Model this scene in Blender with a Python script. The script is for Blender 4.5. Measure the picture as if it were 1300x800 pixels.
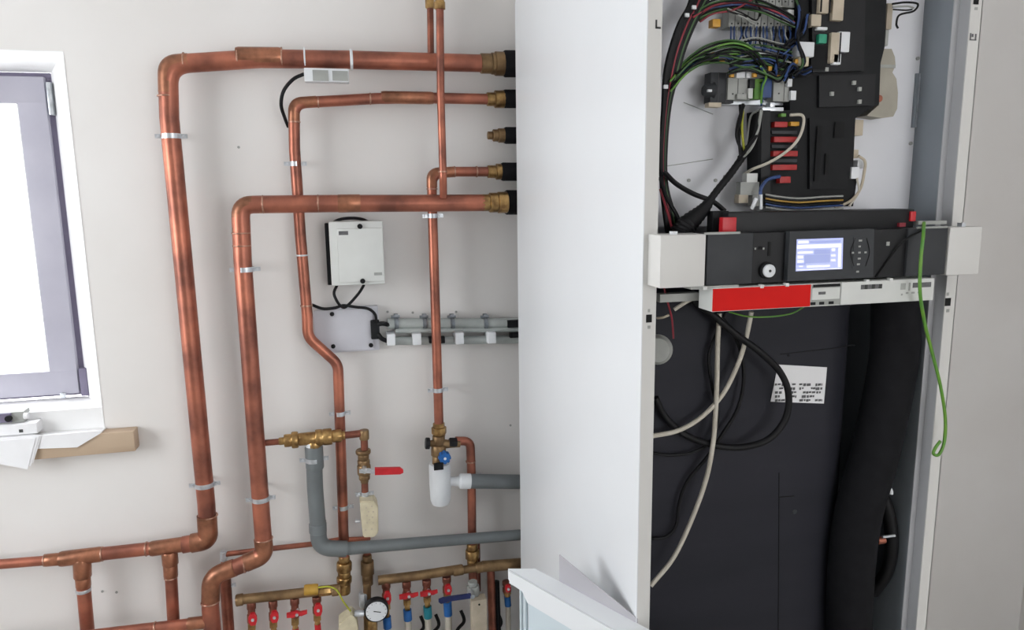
import bpy, bmesh, math, random
from mathutils import Vector, Matrix
random.seed(7)
for o in list(bpy.data.objects): bpy.data.objects.remove(o)
SC = bpy.context.scene
COL = SC.collection
# ---------------------------------------------------------------- camera
YAW, PITCH, ROLL, FPX, S, EYE = 0.23466, 0.16706, 0.01208, 920.0, 0.8, 1.75
def cam_axes():
    cy, sy, cp, sp = math.cos(YAW), math.sin(YAW), math.cos(PITCH), math.sin(PITCH)
    f = Vector((sy*cp, cy*cp, -sp)); r = Vector((cy, -sy, 0)); d = f.cross(r)
    cr, sr = math.cos(ROLL), math.sin(ROLL)
    return r*cr + d*sr, d*cr - r*sr, f
CR, CD, CF = cam_axes()
CAM = Vector((0, 0, EYE))
cd = bpy.data.cameras.new('camera'); cam = bpy.data.objects.new('camera', cd); COL.objects.link(cam)
cd.sensor_width = 36; cd.lens = FPX/1300*36; cd.clip_start = 0.02
m = Matrix((CR, -CD, -CF)).transposed().to_4x4(); m.translation = CAM
cam.matrix_world = m; SC.camera = cam
# ---------------------------------------------------------------- world, lights, exposure
w = bpy.data.worlds.new('sky'); SC.world = w; w.use_nodes = True
w.node_tree.nodes['Background'].inputs[0].default_value = (0.96, 0.98, 1.0, 1)
w.node_tree.nodes['Background'].inputs[1].default_value = 8.0
def area(name, loc, to, sx, sy, power, col):
    l = bpy.data.lights.new(name, 'AREA'); l.shape = 'RECTANGLE'; l.size = sx; l.size_y = sy
    l.energy = power; l.color = col
    o = bpy.data.objects.new(name, l); COL.objects.link(o); o.location = loc
    o.rotation_euler = (Vector(to)-Vector(loc)).to_track_quat('-Z', 'Y').to_euler(); return o
area('daylight_left_window', (-2.07, 0.8, 1.75), (0.0, 0.9, 1.5), 1.0, 1.0, 29, (0.93, 0.97, 1.0))
area('rear_fill_light', (1.55, -1.92, 1.75), (0.7, 1.0, 1.4), 1.5, 1.3, 14.5, (1.0, 0.97, 0.93))  # fill from behind the viewer; source unseen, its window is added
area('daylight_front_window', (-1.1, 2.32, 1.7), (-0.6, 0.6, 1.2), 0.7, 0.8, 26, (0.95, 0.98, 1.0))
SC.view_settings.view_transform = 'Standard'; SC.view_settings.look = 'None'
SC.view_settings.gamma = 1; SC.view_settings.exposure = -0.80; SC.view_settings.use_curve_mapping = False

# ---------------------------------------------------------------- geometry helpers
def ray(px, py): return (CR*((px-650)/FPX) + CD*((py-400)/FPX) + CF)
def dd(d): return d+.11 if d > 1.9 else d      # everything carried by the back wall stands behind the cabinet's back edge
def P(px, py, d):
    """point seen at a pixel of the photo, on the upright plane d (x0.8 m) in front of the viewer"""
    r = ray(px, py); return CAM + r*(dd(d)*S/r.y)
def PZ(px, py, h):
    r = ray(px, py); return CAM + r*(-h*S/r.z)
def PX(px, py, x):
    r = ray(px, py); return CAM + r*(x/r.x)
def G(px, py, d, z=.0):
    "the same pixel direction's point on plane d, carried straight down (or up) to height z"
    p = P(px, py, d); p.z = z; return p
def rad(rpx, p): return rpx*(p-CAM).dot(CF)/FPX
def srgb(r, g, b):
    f = lambda c: (c/255/12.92) if c/255 <= .04045 else ((c/255+.055)/1.055)**2.4
    return (f(r), f(g), f(b), 1)
MATS = {}
PANEL_X = P(817, 340, 1.355).x
def mat(name, col, rough=.5, metal=0., noise=None, scale=30., bump=0., emit=0., stretch=None, spec=.5, coat=0.):
    if name in MATS: return MATS[name]
    m = bpy.data.materials.new(name); m.use_nodes = True; nt = m.node_tree; b = nt.nodes['Principled BSDF']
    b.inputs['Base Color'].default_value = srgb(*col); b.inputs['Roughness'].default_value = rough
    b.inputs['Metallic'].default_value = metal; b.inputs['Specular IOR Level'].default_value = spec
    b.inputs['Coat Weight'].default_value = coat
    if emit:
        b.inputs['Emission Color'].default_value = srgb(*col); b.inputs['Emission Strength'].default_value = emit
    if noise or bump:
        tc = nt.nodes.new('ShaderNodeTexCoord'); mp = nt.nodes.new('ShaderNodeMapping')
        nt.links.new(tc.outputs['Object'], mp.inputs[0])
        if stretch: mp.inputs['Scale'].default_value = stretch
        n = nt.nodes.new('ShaderNodeTexNoise'); n.inputs['Scale'].default_value = scale; n.inputs['Detail'].default_value = 5
        nt.links.new(mp.outputs[0], n.inputs['Vector'])
        if noise:
            cr = nt.nodes.new('ShaderNodeValToRGB'); cr.color_ramp.elements[0].position = .35; cr.color_ramp.elements[1].position = .68
            cr.color_ramp.elements[0].color = srgb(*noise); cr.color_ramp.elements[1].color = srgb(*col)
            nt.links.new(n.outputs[0], cr.inputs[0]); nt.links.new(cr.outputs[0], b.inputs['Base Color'])
        if bump:
            bp = nt.nodes.new('ShaderNodeBump'); bp.inputs['Strength'].default_value = bump; bp.inputs['Distance'].default_value = .002
            nt.links.new(n.outputs[0], bp.inputs['Height']); nt.links.new(bp.outputs[0], b.inputs['Normal'])
    MATS[name] = m; return m
WALL = mat('wall_plaster', (232, 230, 228), .85, noise=(225, 222, 219), scale=2.2, bump=.08)
PAINT = mat('white_reveal_paint', (240, 240, 240), .8, noise=(232, 232, 232), scale=6)
FLOOR = mat('grey_screed', (184, 180, 174), .8, noise=(166, 162, 156), scale=5, bump=.1)
COPPER = mat('copper', (198, 124, 100), .40, .75, noise=(128, 82, 70), scale=11, bump=.04)
FITTING = mat('copper_fitting', (184, 124, 96), .36, .75, noise=(128, 88, 68), scale=26, bump=.08)
COPPER_D = mat('dull_copper', (168, 104, 84), .42, .75, noise=(104, 66, 56), scale=18, bump=.05)
SOLDER = mat('solder_ring', (212, 168, 146), .35, .8, noise=(150, 112, 96), scale=60)
BRASS = mat('brass', (196, 160, 104), .33, .85, noise=(128, 98, 62), scale=45, bump=.05)
BRASS_D = mat('dull_brass', (156, 128, 92), .45, .7, noise=(112, 88, 62), scale=25, bump=.05)
STEEL = mat('zinc_steel', (222, 226, 231), .32, .7, noise=(190, 195, 200), scale=60)
STEELD = mat('dull_steel', (150, 156, 162), .4, .6, noise=(112, 118, 124), scale=60)
RUBBER = mat('black_insulation', (26, 26, 29), .8, noise=(20, 20, 23), scale=50, bump=.1, spec=.15)
CABLE = mat('black_cable', (22, 22, 25), .55, noise=(16, 16, 18), scale=40, spec=.25)
DRAIN = mat('grey_plastic_pipe', (112, 118, 120), .42, noise=(102, 107, 109), scale=12)
WPL = mat('white_plastic', (226, 229, 232), .4, noise=(220, 223, 226), scale=20)
CREAM = mat('cream_plastic', (214, 204, 176), .55, noise=(196, 186, 158), scale=40, bump=.1)
BEIGE = mat('beige_plastic', (196, 184, 164), .6, noise=(180, 168, 148), scale=30)
BOXW = mat('pale_grey_plastic', (214, 216, 213), .5, noise=(208, 210, 207), scale=15)
BOXL = mat('lilac_white_plastic', (206, 206, 214), .5, noise=(200, 200, 207), scale=15)
GREYP = mat('light_grey_plastic', (166, 168, 164), .5, noise=(150, 152, 148), scale=20)
CONDUIT = mat('conduit_grey', (178, 184, 182), .45, noise=(162, 168, 166), scale=20)
RED = mat('red_handle', (206, 34, 44), .4, noise=(180, 24, 34), scale=40)
BLUE = mat('blue_sleeve', (36, 108, 182), .45, noise=(28, 92, 160), scale=40)
TEAL = mat('teal_sleeve', (32, 142, 158), .45, noise=(26, 124, 140), scale=40)
NAVY = mat('navy_handle', (34, 44, 96), .45, noise=(26, 36, 80), scale=40)
SHEET = mat('white_enamelled_sheet', (228, 231, 234), .32, noise=(225, 228, 231), scale=3, spec=.4)
SHEET2 = mat('white_sheet_metal', (214, 213, 210), .5, noise=(210, 209, 206), scale=4)
GALV = mat('galvanised_sheet', (226, 227, 232), .5, noise=(218, 219, 224), scale=5)
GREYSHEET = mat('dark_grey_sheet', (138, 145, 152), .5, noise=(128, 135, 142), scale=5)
FOAM = mat('tank_foam_jacket', (42, 42, 50), .6, noise=(35, 36, 43), scale=4, bump=.12, stretch=(.6, .6, 3), spec=.25)
rp_ = [n for n in FOAM.node_tree.nodes if n.type == 'VALTORGB'][0].color_ramp; e_ = rp_.elements.new(.82); e_.color = srgb(64, 65, 72)
BLACKP = mat('black_plastic', (24, 25, 28), .5, noise=(19, 20, 23), scale=20, spec=.3)
BLACKM = mat('black_module_plastic', (30, 31, 33), .6, noise=(23, 24, 26), scale=20, spec=.2)
CHAR = mat('charcoal_plastic', (60, 62, 65), .55, noise=(55, 57, 60), scale=20, spec=.25)
GREENW = mat('green_wire', (84, 140, 56), .5, noise=(108, 152, 50), scale=30)
YELW = mat('yellow_wire', (196, 190, 60), .5, noise=(150, 160, 50), scale=30)
GREEND = mat('dark_green_wire', (66, 104, 54), .5, noise=(50, 80, 42), scale=30)
REDC = mat('dark_red_connector', (176, 36, 36), .5, noise=(150, 28, 28), scale=30)
REDW = mat('red_wire', (150, 42, 56), .5, noise=(120, 30, 42), scale=30)
BLUEW = mat('blue_wire', (44, 74, 128), .5, noise=(34, 60, 110), scale=30)
WHITEW = mat('white_wire', (206, 200, 188), .5, noise=(190, 184, 170), scale=30)
PAPER = mat('white_paper', (240, 240, 242), .7, noise=(234, 234, 236), scale=8)
PRINT = mat('printed_ink', (104, 104, 106), .7, noise=(84, 84, 86), scale=90)
INKD = mat('dark_ink', (60, 62, 62), .7, noise=(48, 50, 50), scale=60)
REDL = mat('red_label', (216, 32, 28), .6, noise=(206, 28, 26), scale=10, spec=.12)
ORANGE = mat('orange_lug', (214, 158, 44), .45, noise=(190, 136, 34), scale=40)
OCHRE = mat('ochre_plastic', (190, 150, 60), .5, noise=(170, 130, 50), scale=40)
GREENP = mat('green_plastic', (40, 150, 118), .5, noise=(30, 130, 100), scale=40)
WINF = mat('window_frame_grey', (178, 176, 188), .45, noise=(170, 168, 181), scale=8)
WIND = mat('window_gasket', (120, 114, 136), .6, noise=(110, 104, 126), scale=20)
STONE = mat('tan_sill_board', (192, 170, 146), .6, noise=(176, 152, 128), scale=5, stretch=(.5, 3, 3), bump=.05)
HOLE = mat('dark_hole', (16, 16, 18), .9, noise=(12, 12, 14), scale=10)
SCREEN = mat('screen_lilac', (176, 184, 226), .5, emit=.85, noise=(172, 180, 224), scale=20)
SCRW = mat('screen_white', (240, 240, 252), .5, emit=.95, noise=(236, 236, 250), scale=20)
SCRV = mat('screen_violet', (156, 166, 212), .5, emit=.8, noise=(152, 162, 208), scale=20)

WPOS = {}
def wpos(o): return WPOS.get(o.name, Vector((0, 0, 0)))
def thing(name, label, cat, loc, group=None):
    o = bpy.data.objects.new(name, None); COL.objects.link(o); o.location = loc; o.empty_display_size = .05
    WPOS[o.name] = Vector(loc); o['label'] = label; o['category'] = cat
    if group: o['group'] = group
    return o
def link(name, bm, m, parent=None, smooth=False, kind=None, label=None):
    bmesh.ops.recalc_face_normals(bm, faces=bm.faces)
    vs = [v.co for v in bm.verts]
    lo = Vector([min(v[i] for v in vs) for i in range(3)]); hi = Vector([max(v[i] for v in vs) for i in range(3)])
    c = (lo+hi)/2
    bmesh.ops.translate(bm, verts=bm.verts, vec=-c)
    me = bpy.data.meshes.new(name); bm.to_mesh(me); bm.free(); me.materials.append(m)
    if smooth:
        for p in me.polygons: p.use_smooth = True
        me.set_sharp_from_angle(angle=math.radians(42))
    o = bpy.data.objects.new(name, me); COL.objects.link(o)
    if parent: o.parent = parent; o.location = c - wpos(parent)
    else: o.location = c
    WPOS[o.name] = c
    if kind: o['kind'] = kind
    if label: o['label'] = label
    return o
def tag(o, label, cat, group=None):
    o['label'] = label; o['category'] = cat
    if group: o['group'] = group
    return o
def poly_prism(bm, pts, off):
    """closed prism from polygon pts and the offset vector"""
    a = [bm.verts.new(p) for p in pts]; b = [bm.verts.new(Vector(p)+off) for p in pts]; n = len(pts)
    bm.faces.new(a); bm.faces.new(b[::-1])
    for i in range(n): bm.faces.new((a[i], b[i], b[(i+1) % n], a[(i+1) % n]))
def add_box(bm, x0, x1, y0, y1, z0, z1, bev=0.):
    t = bmesh.new()
    poly_prism(t, [(x0, y0, z0), (x1, y0, z0), (x1, y1, z0), (x0, y1, z0)], Vector((0, 0, z1-z0)))
    bmesh.ops.recalc_face_normals(t, faces=t.faces)
    if bev > 0: bmesh.ops.bevel(t, geom=t.edges[:], offset=bev, segments=2, affect='EDGES', profile=.6)
    me = bpy.data.meshes.new('t'); t.to_mesh(me); t.free(); bm.from_mesh(me); bpy.data.meshes.remove(me)
def box(name, m, x0, x1, y0, y1, z0, z1, parent=None, bev=0., **k):
    bm = bmesh.new(); add_box(bm, min(x0, x1), max(x0, x1), min(y0, y1), max(y0, y1), min(z0, z1), max(z0, z1), bev)
    return link(name, bm, m, parent, smooth=bev > 0, **k)
def prect(px0, py0, px1, py1, d):
    mx, my = (px0+px1)/2, (py0+py1)/2
    return P(px0, my, d).x, P(px1, my, d).x, P(mx, py1, d).z, P(mx, py0, d).z
def add_pbox(bm, px0, py0, px1, py1, d, t, bev=0.):
    x0, x1, z0, z1 = prect(px0, py0, px1, py1, d); add_box(bm, x0, x1, dd(d)*S, dd(d)*S+t, z0, z1, bev)
def pbox(name, m, px0, py0, px1, py1, d, t, parent=None, bev=0., **k):
    """box whose front face covers a pixel rectangle on plane d; t = thickness in metres, going back"""
    bm = bmesh.new(); add_pbox(bm, px0, py0, px1, py1, d, t, min(bev, t*.45))
    return link(name, bm, m, parent, smooth=bev > 0, **k)
def ppoly(name, m, pix, d, t, parent=None, **k):
    bm = bmesh.new(); poly_prism(bm, [P(x, y, d) for x, y in pix], Vector((0, t, 0))); return link(name, bm, m, parent, **k)
def fillet(pts, R):
    """round the corners of a polyline; R one radius or one per inner point"""
    out = [pts[0]]
    for i in range(1, len(pts)-1):
        r = R[i-1] if isinstance(R, (list, tuple)) else R
        a, b, c = pts[i-1], pts[i], pts[i+1]; u = (a-b); v = (c-b); lu, lv = u.length, v.length; u.normalize(); v.normalize()
        ang = math.acos(max(-1, min(1, u.dot(v))))
        if ang > 3.0 or r <= 0: out.append(b); continue
        t = min(r/math.tan(ang/2), lu*.48, lv*.48)
        p0, p1 = b+u*t, b+v*t; n = 8
        for k in range(n+1):
            s = k/n; out.append(p0*(1-s)**2 + b*(2*s*(1-s)) + p1*s*s)
    out.append(pts[-1]); return out
def catmull(pts, n=6):
    q = [pts[0]*2-pts[1]] + list(pts) + [pts[-1]*2-pts[-2]]; out = []
    for i in range(1, len(q)-2):
        p0, p1, p2, p3 = q[i-1:i+3]
        for k in range(n):
            t = k/n; out.append(.5*((2*p1)+(p2-p0)*t+(2*p0-5*p1+4*p2-p3)*t*t+(3*p1-p0-3*p2+p3)*t**3))
    out.append(pts[-1]); return out
def add_sweep(bm, pts, r, seg=16, cap=True):
    rs = r if isinstance(r, (list, tuple)) else [r]*len(pts); n = len(pts)
    T = [((pts[min(i+1, n-1)]-pts[max(i-1, 0)])).normalized() for i in range(n)]
    up = Vector((0, 0, 1)) if abs(T[0].z) < .9 else Vector((0, 1, 0)); N = (up - T[0]*up.dot(T[0])).normalized(); rings = []
    for i in range(n):
        if i: N = (N - T[i]*N.dot(T[i])).normalized()
        B = T[i].cross(N)
        rings.append([bm.verts.new(pts[i]+(N*math.cos(a)+B*math.sin(a))*rs[i]) for a in [2*math.pi*k/seg for k in range(seg)]])
    for i in range(n-1):
        for k in range(seg): bm.faces.new((rings[i][k], rings[i][(k+1) % seg], rings[i+1][(k+1) % seg], rings[i+1][k]))
    if cap: bm.faces.new(rings[0][::-1]); bm.faces.new(rings[-1])
def tube(name, m, pts, r, parent=None, seg=16, **k):
    bm = bmesh.new(); add_sweep(bm, pts, r, seg); return link(name, bm, m, parent, smooth=True, **k)
def wire(name, m, pix, rpx, parent=None, seg=7, d=None, n=6, **k):
    """cable through pixel points (x, y[, d])"""
    pts = [P(q[0], q[1], q[2] if len(q) > 2 else d) for q in pix]
    return tube(name, m, catmull(pts, n), rad(rpx, pts[len(pts)//2]), parent, seg, **k)
def cyl(name, m, a, b, r, parent=None, seg=20, **k): return tube(name, m, [a, b], r, parent, seg, **k)
def lathe(name, m, a, b, prof, parent=None, seg=18, **k):
    """prof = [(fraction along a->b, radius m)]"""
    bm = bmesh.new(); ax = (b-a); T = ax.normalized()
    up = Vector((0, 0, 1)) if abs(T.z) < .9 else Vector((0, 1, 0)); N = (up-T*up.dot(T)).normalized(); B = T.cross(N); rings = []
    for f, r in prof:
        c = a+ax*f; rings.append([bm.verts.new(c+(N*math.cos(q)+B*math.sin(q))*max(r, 1e-4)) for q in [2*math.pi*k/seg for k in range(seg)]])
    for i in range(len(rings)-1):
        for k2 in range(seg): bm.faces.new((rings[i][k2], rings[i][(k2+1) % seg], rings[i+1][(k2+1) % seg], rings[i+1][k2]))
    bm.faces.new(rings[0][::-1]); bm.faces.new(rings[-1])
    return link(name, bm, m, parent, smooth=True, **k)
def steps(*seg):
    """stepped profile from (f0, f1, r) pieces"""
    out = []
    for f0, f1, r in seg: out += [(f0, r*.94), (f0+(f1-f0)*.08, r), (f1-(f1-f0)*.08, r), (f1, r*.94)]
    return out

# ================================================================ SETTING
W = 2.45; WY = dd(W)*S                       # the back wall
XL, XR, YR, ZT = -2.2, 2.5, -2.1, 2.85
ox1 = P(106, 305, W).x; oz1 = P(60, 65.5, W).z; oz0 = P(133, 547, W).z; ox0 = ox1-1.0     # window opening on the room side
D2 = W+.16                               # plane of the window frame
fx1 = P(88, 300, D2).x; fz1 = P(40, 92, D2).z; fz0 = P(60, 504, D2).z; fx0 = ox0+(ox1-fx1)
TH = .30
bm = bmesh.new()
add_box(bm, XL, ox0, WY, WY+TH, 0, ZT); add_box(bm, ox1, XR, WY, WY+TH, 0, ZT)
add_box(bm, ox0, ox1, WY, WY+TH, 0, oz0-.005); add_box(bm, ox0, ox1, WY, WY+TH, oz1, ZT)
link('wall_back', bm, WALL, kind='structure')
bm = bmesh.new()   # splayed plaster reveals of the window
FY = dd(D2)*S
o_ = [(ox0, oz0), (ox1, oz0), (ox1, oz1), (ox0, oz1)]; i_ = [(fx0, fz0), (fx1, fz0), (fx1, fz1), (fx0, fz1)]
for k in (1, 2, 3):
    j = (k+1) % 4; a, b2, c, d_ = (o_[k][0], WY-.001, o_[k][1]), (o_[j][0], WY-.001, o_[j][1]), (i_[j][0], FY, i_[j][1]), (i_[k][0], FY, i_[k][1])
    nrm = {1: Vector((.002, 0, 0)), 2: Vector((0, 0, .002)), 3: Vector((-.002, 0, 0))}[k]
    poly_prism(bm, [a, b2, c, d_], nrm)
link('trim_1', bm, PAINT, kind='structure', label='white splayed plaster reveal of the window')
# left wall with a window beyond the left edge of the picture, and a rear wall with an added window for the fill
def wall_with_window(name, axis, pos, th, a0, a1, w0, w1, z0, z1):
    bm = bmesh.new()
    def bx(u0, u1, q0, q1):
        if axis == 'x': add_box(bm, pos, pos+th, u0, u1, q0, q1)
        else: add_box(bm, u0, u1, pos, pos+th, q0, q1)
    bx(a0, w0, 0, ZT); bx(w1, a1, 0, ZT); bx(w0, w1, 0, z0); bx(w0, w1, z1, ZT)
    return link(name, bm, WALL, kind='structure')
wall_with_window('wall_left', 'x', XL-.2, .2, YR, WY, .05, 1.55, 1.1, 2.4)
wall_with_window('wall_rear', 'y', YR-.2, .2, XL, XR, .75, 2.35, 1.0, 2.4)
box('wall_right', WALL, XR, XR+.2, YR, WY, 0, ZT, kind='structure')
box('floor', FLOOR, XL-.2, XR+.2, YR-.2, WY+TH, -.1, 0, kind='structure')
box('ceiling', PAINT, XL-.2, XR+.2, YR-.2, WY+TH, ZT, ZT+.1, kind='structure')
def win(name, axis, pos, a0, a1, z0, z1, th=.05, fw=.07):
    def bx(nm, u0, u1, q0, q1, m, par=None, t0=0, t1=th):
        if axis == 'x': return box(nm, m, pos+t0, pos+t1, u0, u1, q0, q1, par, kind=None if par else 'structure')
        return box(nm, m, u0, u1, pos+t0, pos+t1, q0, q1, par, kind=None if par else 'structure')
    f = bx(name, a0, a1, z0, z0+fw, WINF)
    bx('window_frame', a0, a1, z1-fw, z1, WINF, f); bx('window_frame', a0, a0+fw, z0+fw, z1-fw, WINF, f); bx('window_frame', a1-fw, a1, z0+fw, z1-fw, WINF, f)
    return f
win('window_2', 'x', XL-.15, .05, 1.55, 1.1, 2.4); win('added_window_3', 'y', YR-.15, .75, 2.35, 1.0, 2.4)
# window 1: outer frame, sash, gasket, pane, hinges
gm = bpy.data.materials.new('window_glass'); gm.use_nodes = True; nt = gm.node_tree
for n in list(nt.nodes): nt.nodes.remove(n)
o = nt.nodes.new('ShaderNodeOutputMaterial'); mx = nt.nodes.new('ShaderNodeMixShader'); tr = nt.nodes.new('ShaderNodeBsdfTransparent'); gl = nt.nodes.new('ShaderNodeBsdfGlossy')
gl.inputs['Roughness'].default_value = .02; mx.inputs[0].default_value = .06
nt.links.new(tr.outputs[0], mx.inputs[1]); nt.links.new(gl.outputs[0], mx.inputs[2]); nt.links.new(mx.outputs[0], o.inputs[0])
def frame_ring(name, m, x0, x1, z0, z1, fw, y0, y1, parent=None, bev=.003, **k):
    bm = bmesh.new()
    add_box(bm, x0, x1, y0, y1, z0, z0+fw, bev); add_box(bm, x0, x1, y0, y1, z1-fw, z1, bev)
    add_box(bm, x0, x0+fw, y0, y1, z0+fw-.004, z1-fw+.004, bev); add_box(bm, x1-fw, x1, y0, y1, z0+fw-.004, z1-fw+.004, bev)
    return link(name, bm, m, parent, smooth=True, **k)
wn = frame_ring('window_1', WIND, fx0, fx1, fz0, fz1, .05, FY, FY+.06, kind='structure')
gx1 = P(41, 300, D2).x
sw = fx1 - gx1
sash_x1 = P(78, 300, D2-.02).x
frame_ring('sash', WINF, fx0+.02, sash_x1, fz0+.008, fz1-.012, (sash_x1-P(42, 300, D2-.02).x), FY-.016, FY+.03, wn, label='grey-lilac window sash')
cxp = P(42, 300, D2-.02).x
frame_ring('glazing_bead', PAINT, fx0+.04, cxp+.006, P(60, 492, D2-.02).z, P(30, 128, D2-.02).z, .008, FY-.014, FY-.008, wn, bev=0)
box('pane', gm, fx0+.05, cxp+.002, FY+.005, FY+.009, fz0+.05, fz1-.05, wn)
pbox('hinge', STEEL, 60, 104, 66, 146, D2-.03, .02, wn, .002)
pbox('hinge', WIND, 101, 468, 111, 503, D2-.03, .02, wn, .002)
pbox('hinge_cap', STEEL, 76, 499, 83, 506, D2-.03, .01, wn, .002)
# sill board
sx1 = P(171, 563, W-.055).x; sz1 = P(120, 551.5, W-.055).z; sz0 = P(120, 577.5, W-.055).z
sillb = box('trim_2', STONE, ox0-.1, sx1, dd(W-.055)*S, WY, sz0, sz1, bev=.003, kind='structure', label='tan sill board projecting under the window')
bm = bmesh.new(); add_box(bm, ox0, ox1, WY, FY+.005, oz0-.02, fz0-.006); add_box(bm, ox0, P(131, 545, W-.03).x, dd(W-.045)*S, WY+.001, sz1, sz1+.004)
link('trim_3', bm, PAINT, kind='structure', label='white painted inner sill of the window')
# small drilled holes and filler spots in the wall
for i, (x, y) in enumerate([(130, 751), (148, 752), (303, 187), (492, 396), (524, 397), (579, 396), (648, 540)]):
    p = P(x, y, W-.002); cyl('wall_plug', GREYP, p, p+Vector((0, -.0012, 0)), .0035, bpy.data.objects['wall_back'], 10)

# ---- things on the sill
hp = P(20, 560, W-.13)
c0 = thing('paper_sheet', 'white sheets of paper drooping over the left end of the window sill', 'paper', P(25, 545, W-.1))
for k, (dx, dy) in enumerate([(0, 0), (-3, 4), (-7, 8)]):
    bm = bmesh.new()
    a = [P(-40, 520+dy, W-.02), P(30+dx, 519+dy, W-.02), P(52+dx, 548+dy, W-.062-k*.002), P(42+dx, 588+dy, W-.066-k*.002), P(-45, 573+dy, W-.066-k*.002), P(-45, 535+dy, W-.062-k*.002)]
    zt = sz1+.009-k*.0025
    for q in (0, 1, 2, 5): a[q].z = zt
    t = Vector((0, -.0012, -.0012)); f1 = [a[0], a[1], a[2], a[5]]; f2 = [a[5], a[2], a[3], a[4]]
    poly_prism(bm, f1, Vector((0, 0, .0012))); poly_prism(bm, f2, Vector((0, .0012, 0)))
    link('sheet', bm, PAPER, c0)
dz = sz1+.012
fs = thing('paper_sheet', 'white sheet folded over the front edge of the sill, right of the drooping papers', 'paper', P(85, 560, W-.1))
bm = bmesh.new(); poly_prism(bm, [P(x, y, W-.059) for x, y in [(40, 554), (40, 570), (98, 568), (128, 550), (128, 547)]], Vector((0, -.0012, 0))); link('sheet', bm, PAPER, fs)
cb = thing('white_carton', 'flat white carton lying on the papers at the window', 'box', P(10, 545, W-.03))
x0, x1 = P(-60, 540, W-.07).x, P(42, 540, W-.07).x
box('carton_body', PAPER, x0, x1, dd(W-.045)*S, dd(W+.04)*S, dz, dz+.028, cb, .002)
box('carton_label', INKD, P(24, 545, W-.045).x, P(29, 545, W-.045).x, dd(W-.045)*S-.001, dd(W-.045)*S+.001, dz+.006, dz+.014, cb)
ad = thing('grey_instrument', 'small grey instrument with a round dark dial on the carton at the window', 'tool', P(10, 530, W-.02))
box('casing', GREYP, P(-30, 530, W-.03).x, P(31, 530, W-.03).x, dd(W-.03)*S, dd(W+.02)*S, dz+.029, dz+.058, ad, .004)
bm = bmesh.new(); add_box(bm, P(-2, 530, W-.03).x, P(15, 530, W-.03).x, dd(W-.03)*S-.004, dd(W-.03)*S+.001, dz+.032, dz+.056, .001); link('face_plate', bm, WIND, ad)
p = P(8, 534, W-.055); cyl('dial', BLACKP, Vector((p.x, dd(W-.03)*S-.01, dz+.043)), Vector((p.x, dd(W-.03)*S-.003, dz+.043)), .008, ad)
p = P(34, 527, W-.03); cyl('end_knob', PAPER, Vector((P(31, 530, W-.03).x, p.y, dz+.045)), Vector((P(36, 530, W-.03).x, p.y, dz+.045)), .008, ad)

# ================================================================ COPPER PIPES
def clip(par, px, py, d, rpx, ears=1, axis='v'):
    """zinc pipe clamp: band round the pipe, two ears with screws, rod to the wall"""
    c = P(px, py, d); r = rad(rpx, c)*1.07; bm = bmesh.new()
    T = Vector((0, 0, 1)) if axis == 'v' else Vector((1, 0, 0)); sd = Vector((1, 0, 0)) if axis == 'v' else Vector((0, 0, 1))
    add_sweep(bm, [c-T*.006, c+T*.006], r, 20)
    o = link('pipe_clip', bm, STEEL, par, smooth=True)
    for s in (-1, 1):
        bm = bmesh.new(); e = c+sd*s*(r+.006); h = Vector((.008, .0022, .0065)) if axis == 'v' else Vector((.0065, .0022, .008))
        add_box(bm, e.x-h.x, e.x+h.x, e.y-h.y, e.y+h.y, e.z-h.z*.8, e.z+h.z*.8)
        add_sweep(bm, [e+Vector((0, -.008, 0)), e+Vector((0, .006, 0))], .0035, 8)
        link('clip_ear', bm, STEEL, o, smooth=True)
    bm = bmesh.new(); add_sweep(bm, [c+Vector((0, r*.9, 0)), Vector((c.x, WY-.0008, c.z))], .004, 8); link('clip_rod', bm, STEEL, o, smooth=True)
    return o
def collar(par, a, b, rpx, m=None, name='coupling', d=None):
    """a, b: pixel points with depth; a slightly fatter sleeve on the pipe"""
    p, q = P(*a), P(*b); r = rad(rpx, (p+q)/2)
    return lathe(name, m or FITTING, p, q, [(0, r*.93), (.06, r), (.94, r), (1, r*.93)], par, 20)
def ring(par, px, py, d, rpx, axis, m=None, wdt=.004, name='solder_joint'):
    c = P(px, py, d); T = Vector((0, 0, 1)) if axis == 'v' else Vector((1, 0, 0)); r = rad(rpx, c)
    return lathe(name, m or SOLDER, c-T*wdt/2, c+T*wdt/2, [(0, r), (.3, r*1.04), (.7, r*1.04), (1, r)], par, 20)
def pipe(name, par, pix, rpx, R=.03, m=None, seg=20, **k):
    pts = [q if isinstance(q, Vector) else P(*q) for q in pix]; r = rad(rpx, pts[min(1, len(pts)-1)])
    return tube(name, m or COPPER, fillet(pts, R), r, par, seg, **k)
def elbow(par, pix, rpx, R, m=None): return pipe('elbow', par, pix, rpx, R, m or FITTING)
def nut(name, par, a, b, rpx, m=None, seg=6, **k):
    p, q = P(*a), P(*b); r = rad(rpx, (p+q)/2); return lathe(name, m or BRASS, p, q, [(0, r*.9), (.12, r), (.88, r), (1, r*.9)], par, seg, **k)
def turned(name, par, a, b, segs, m=None, sg=16, **k):
    p, q = P(*a), P(*b); c = (p+q)/2; prof = []
    for f0, f1, rp in segs: r = rad(rp, c); prof += [(f0, r*.93), (f0+.02, r), (f1-.02, r), (f1, r*.93)]
    return lathe(name, m or BRASS, p, q, prof, par, sg, **k)

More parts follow.
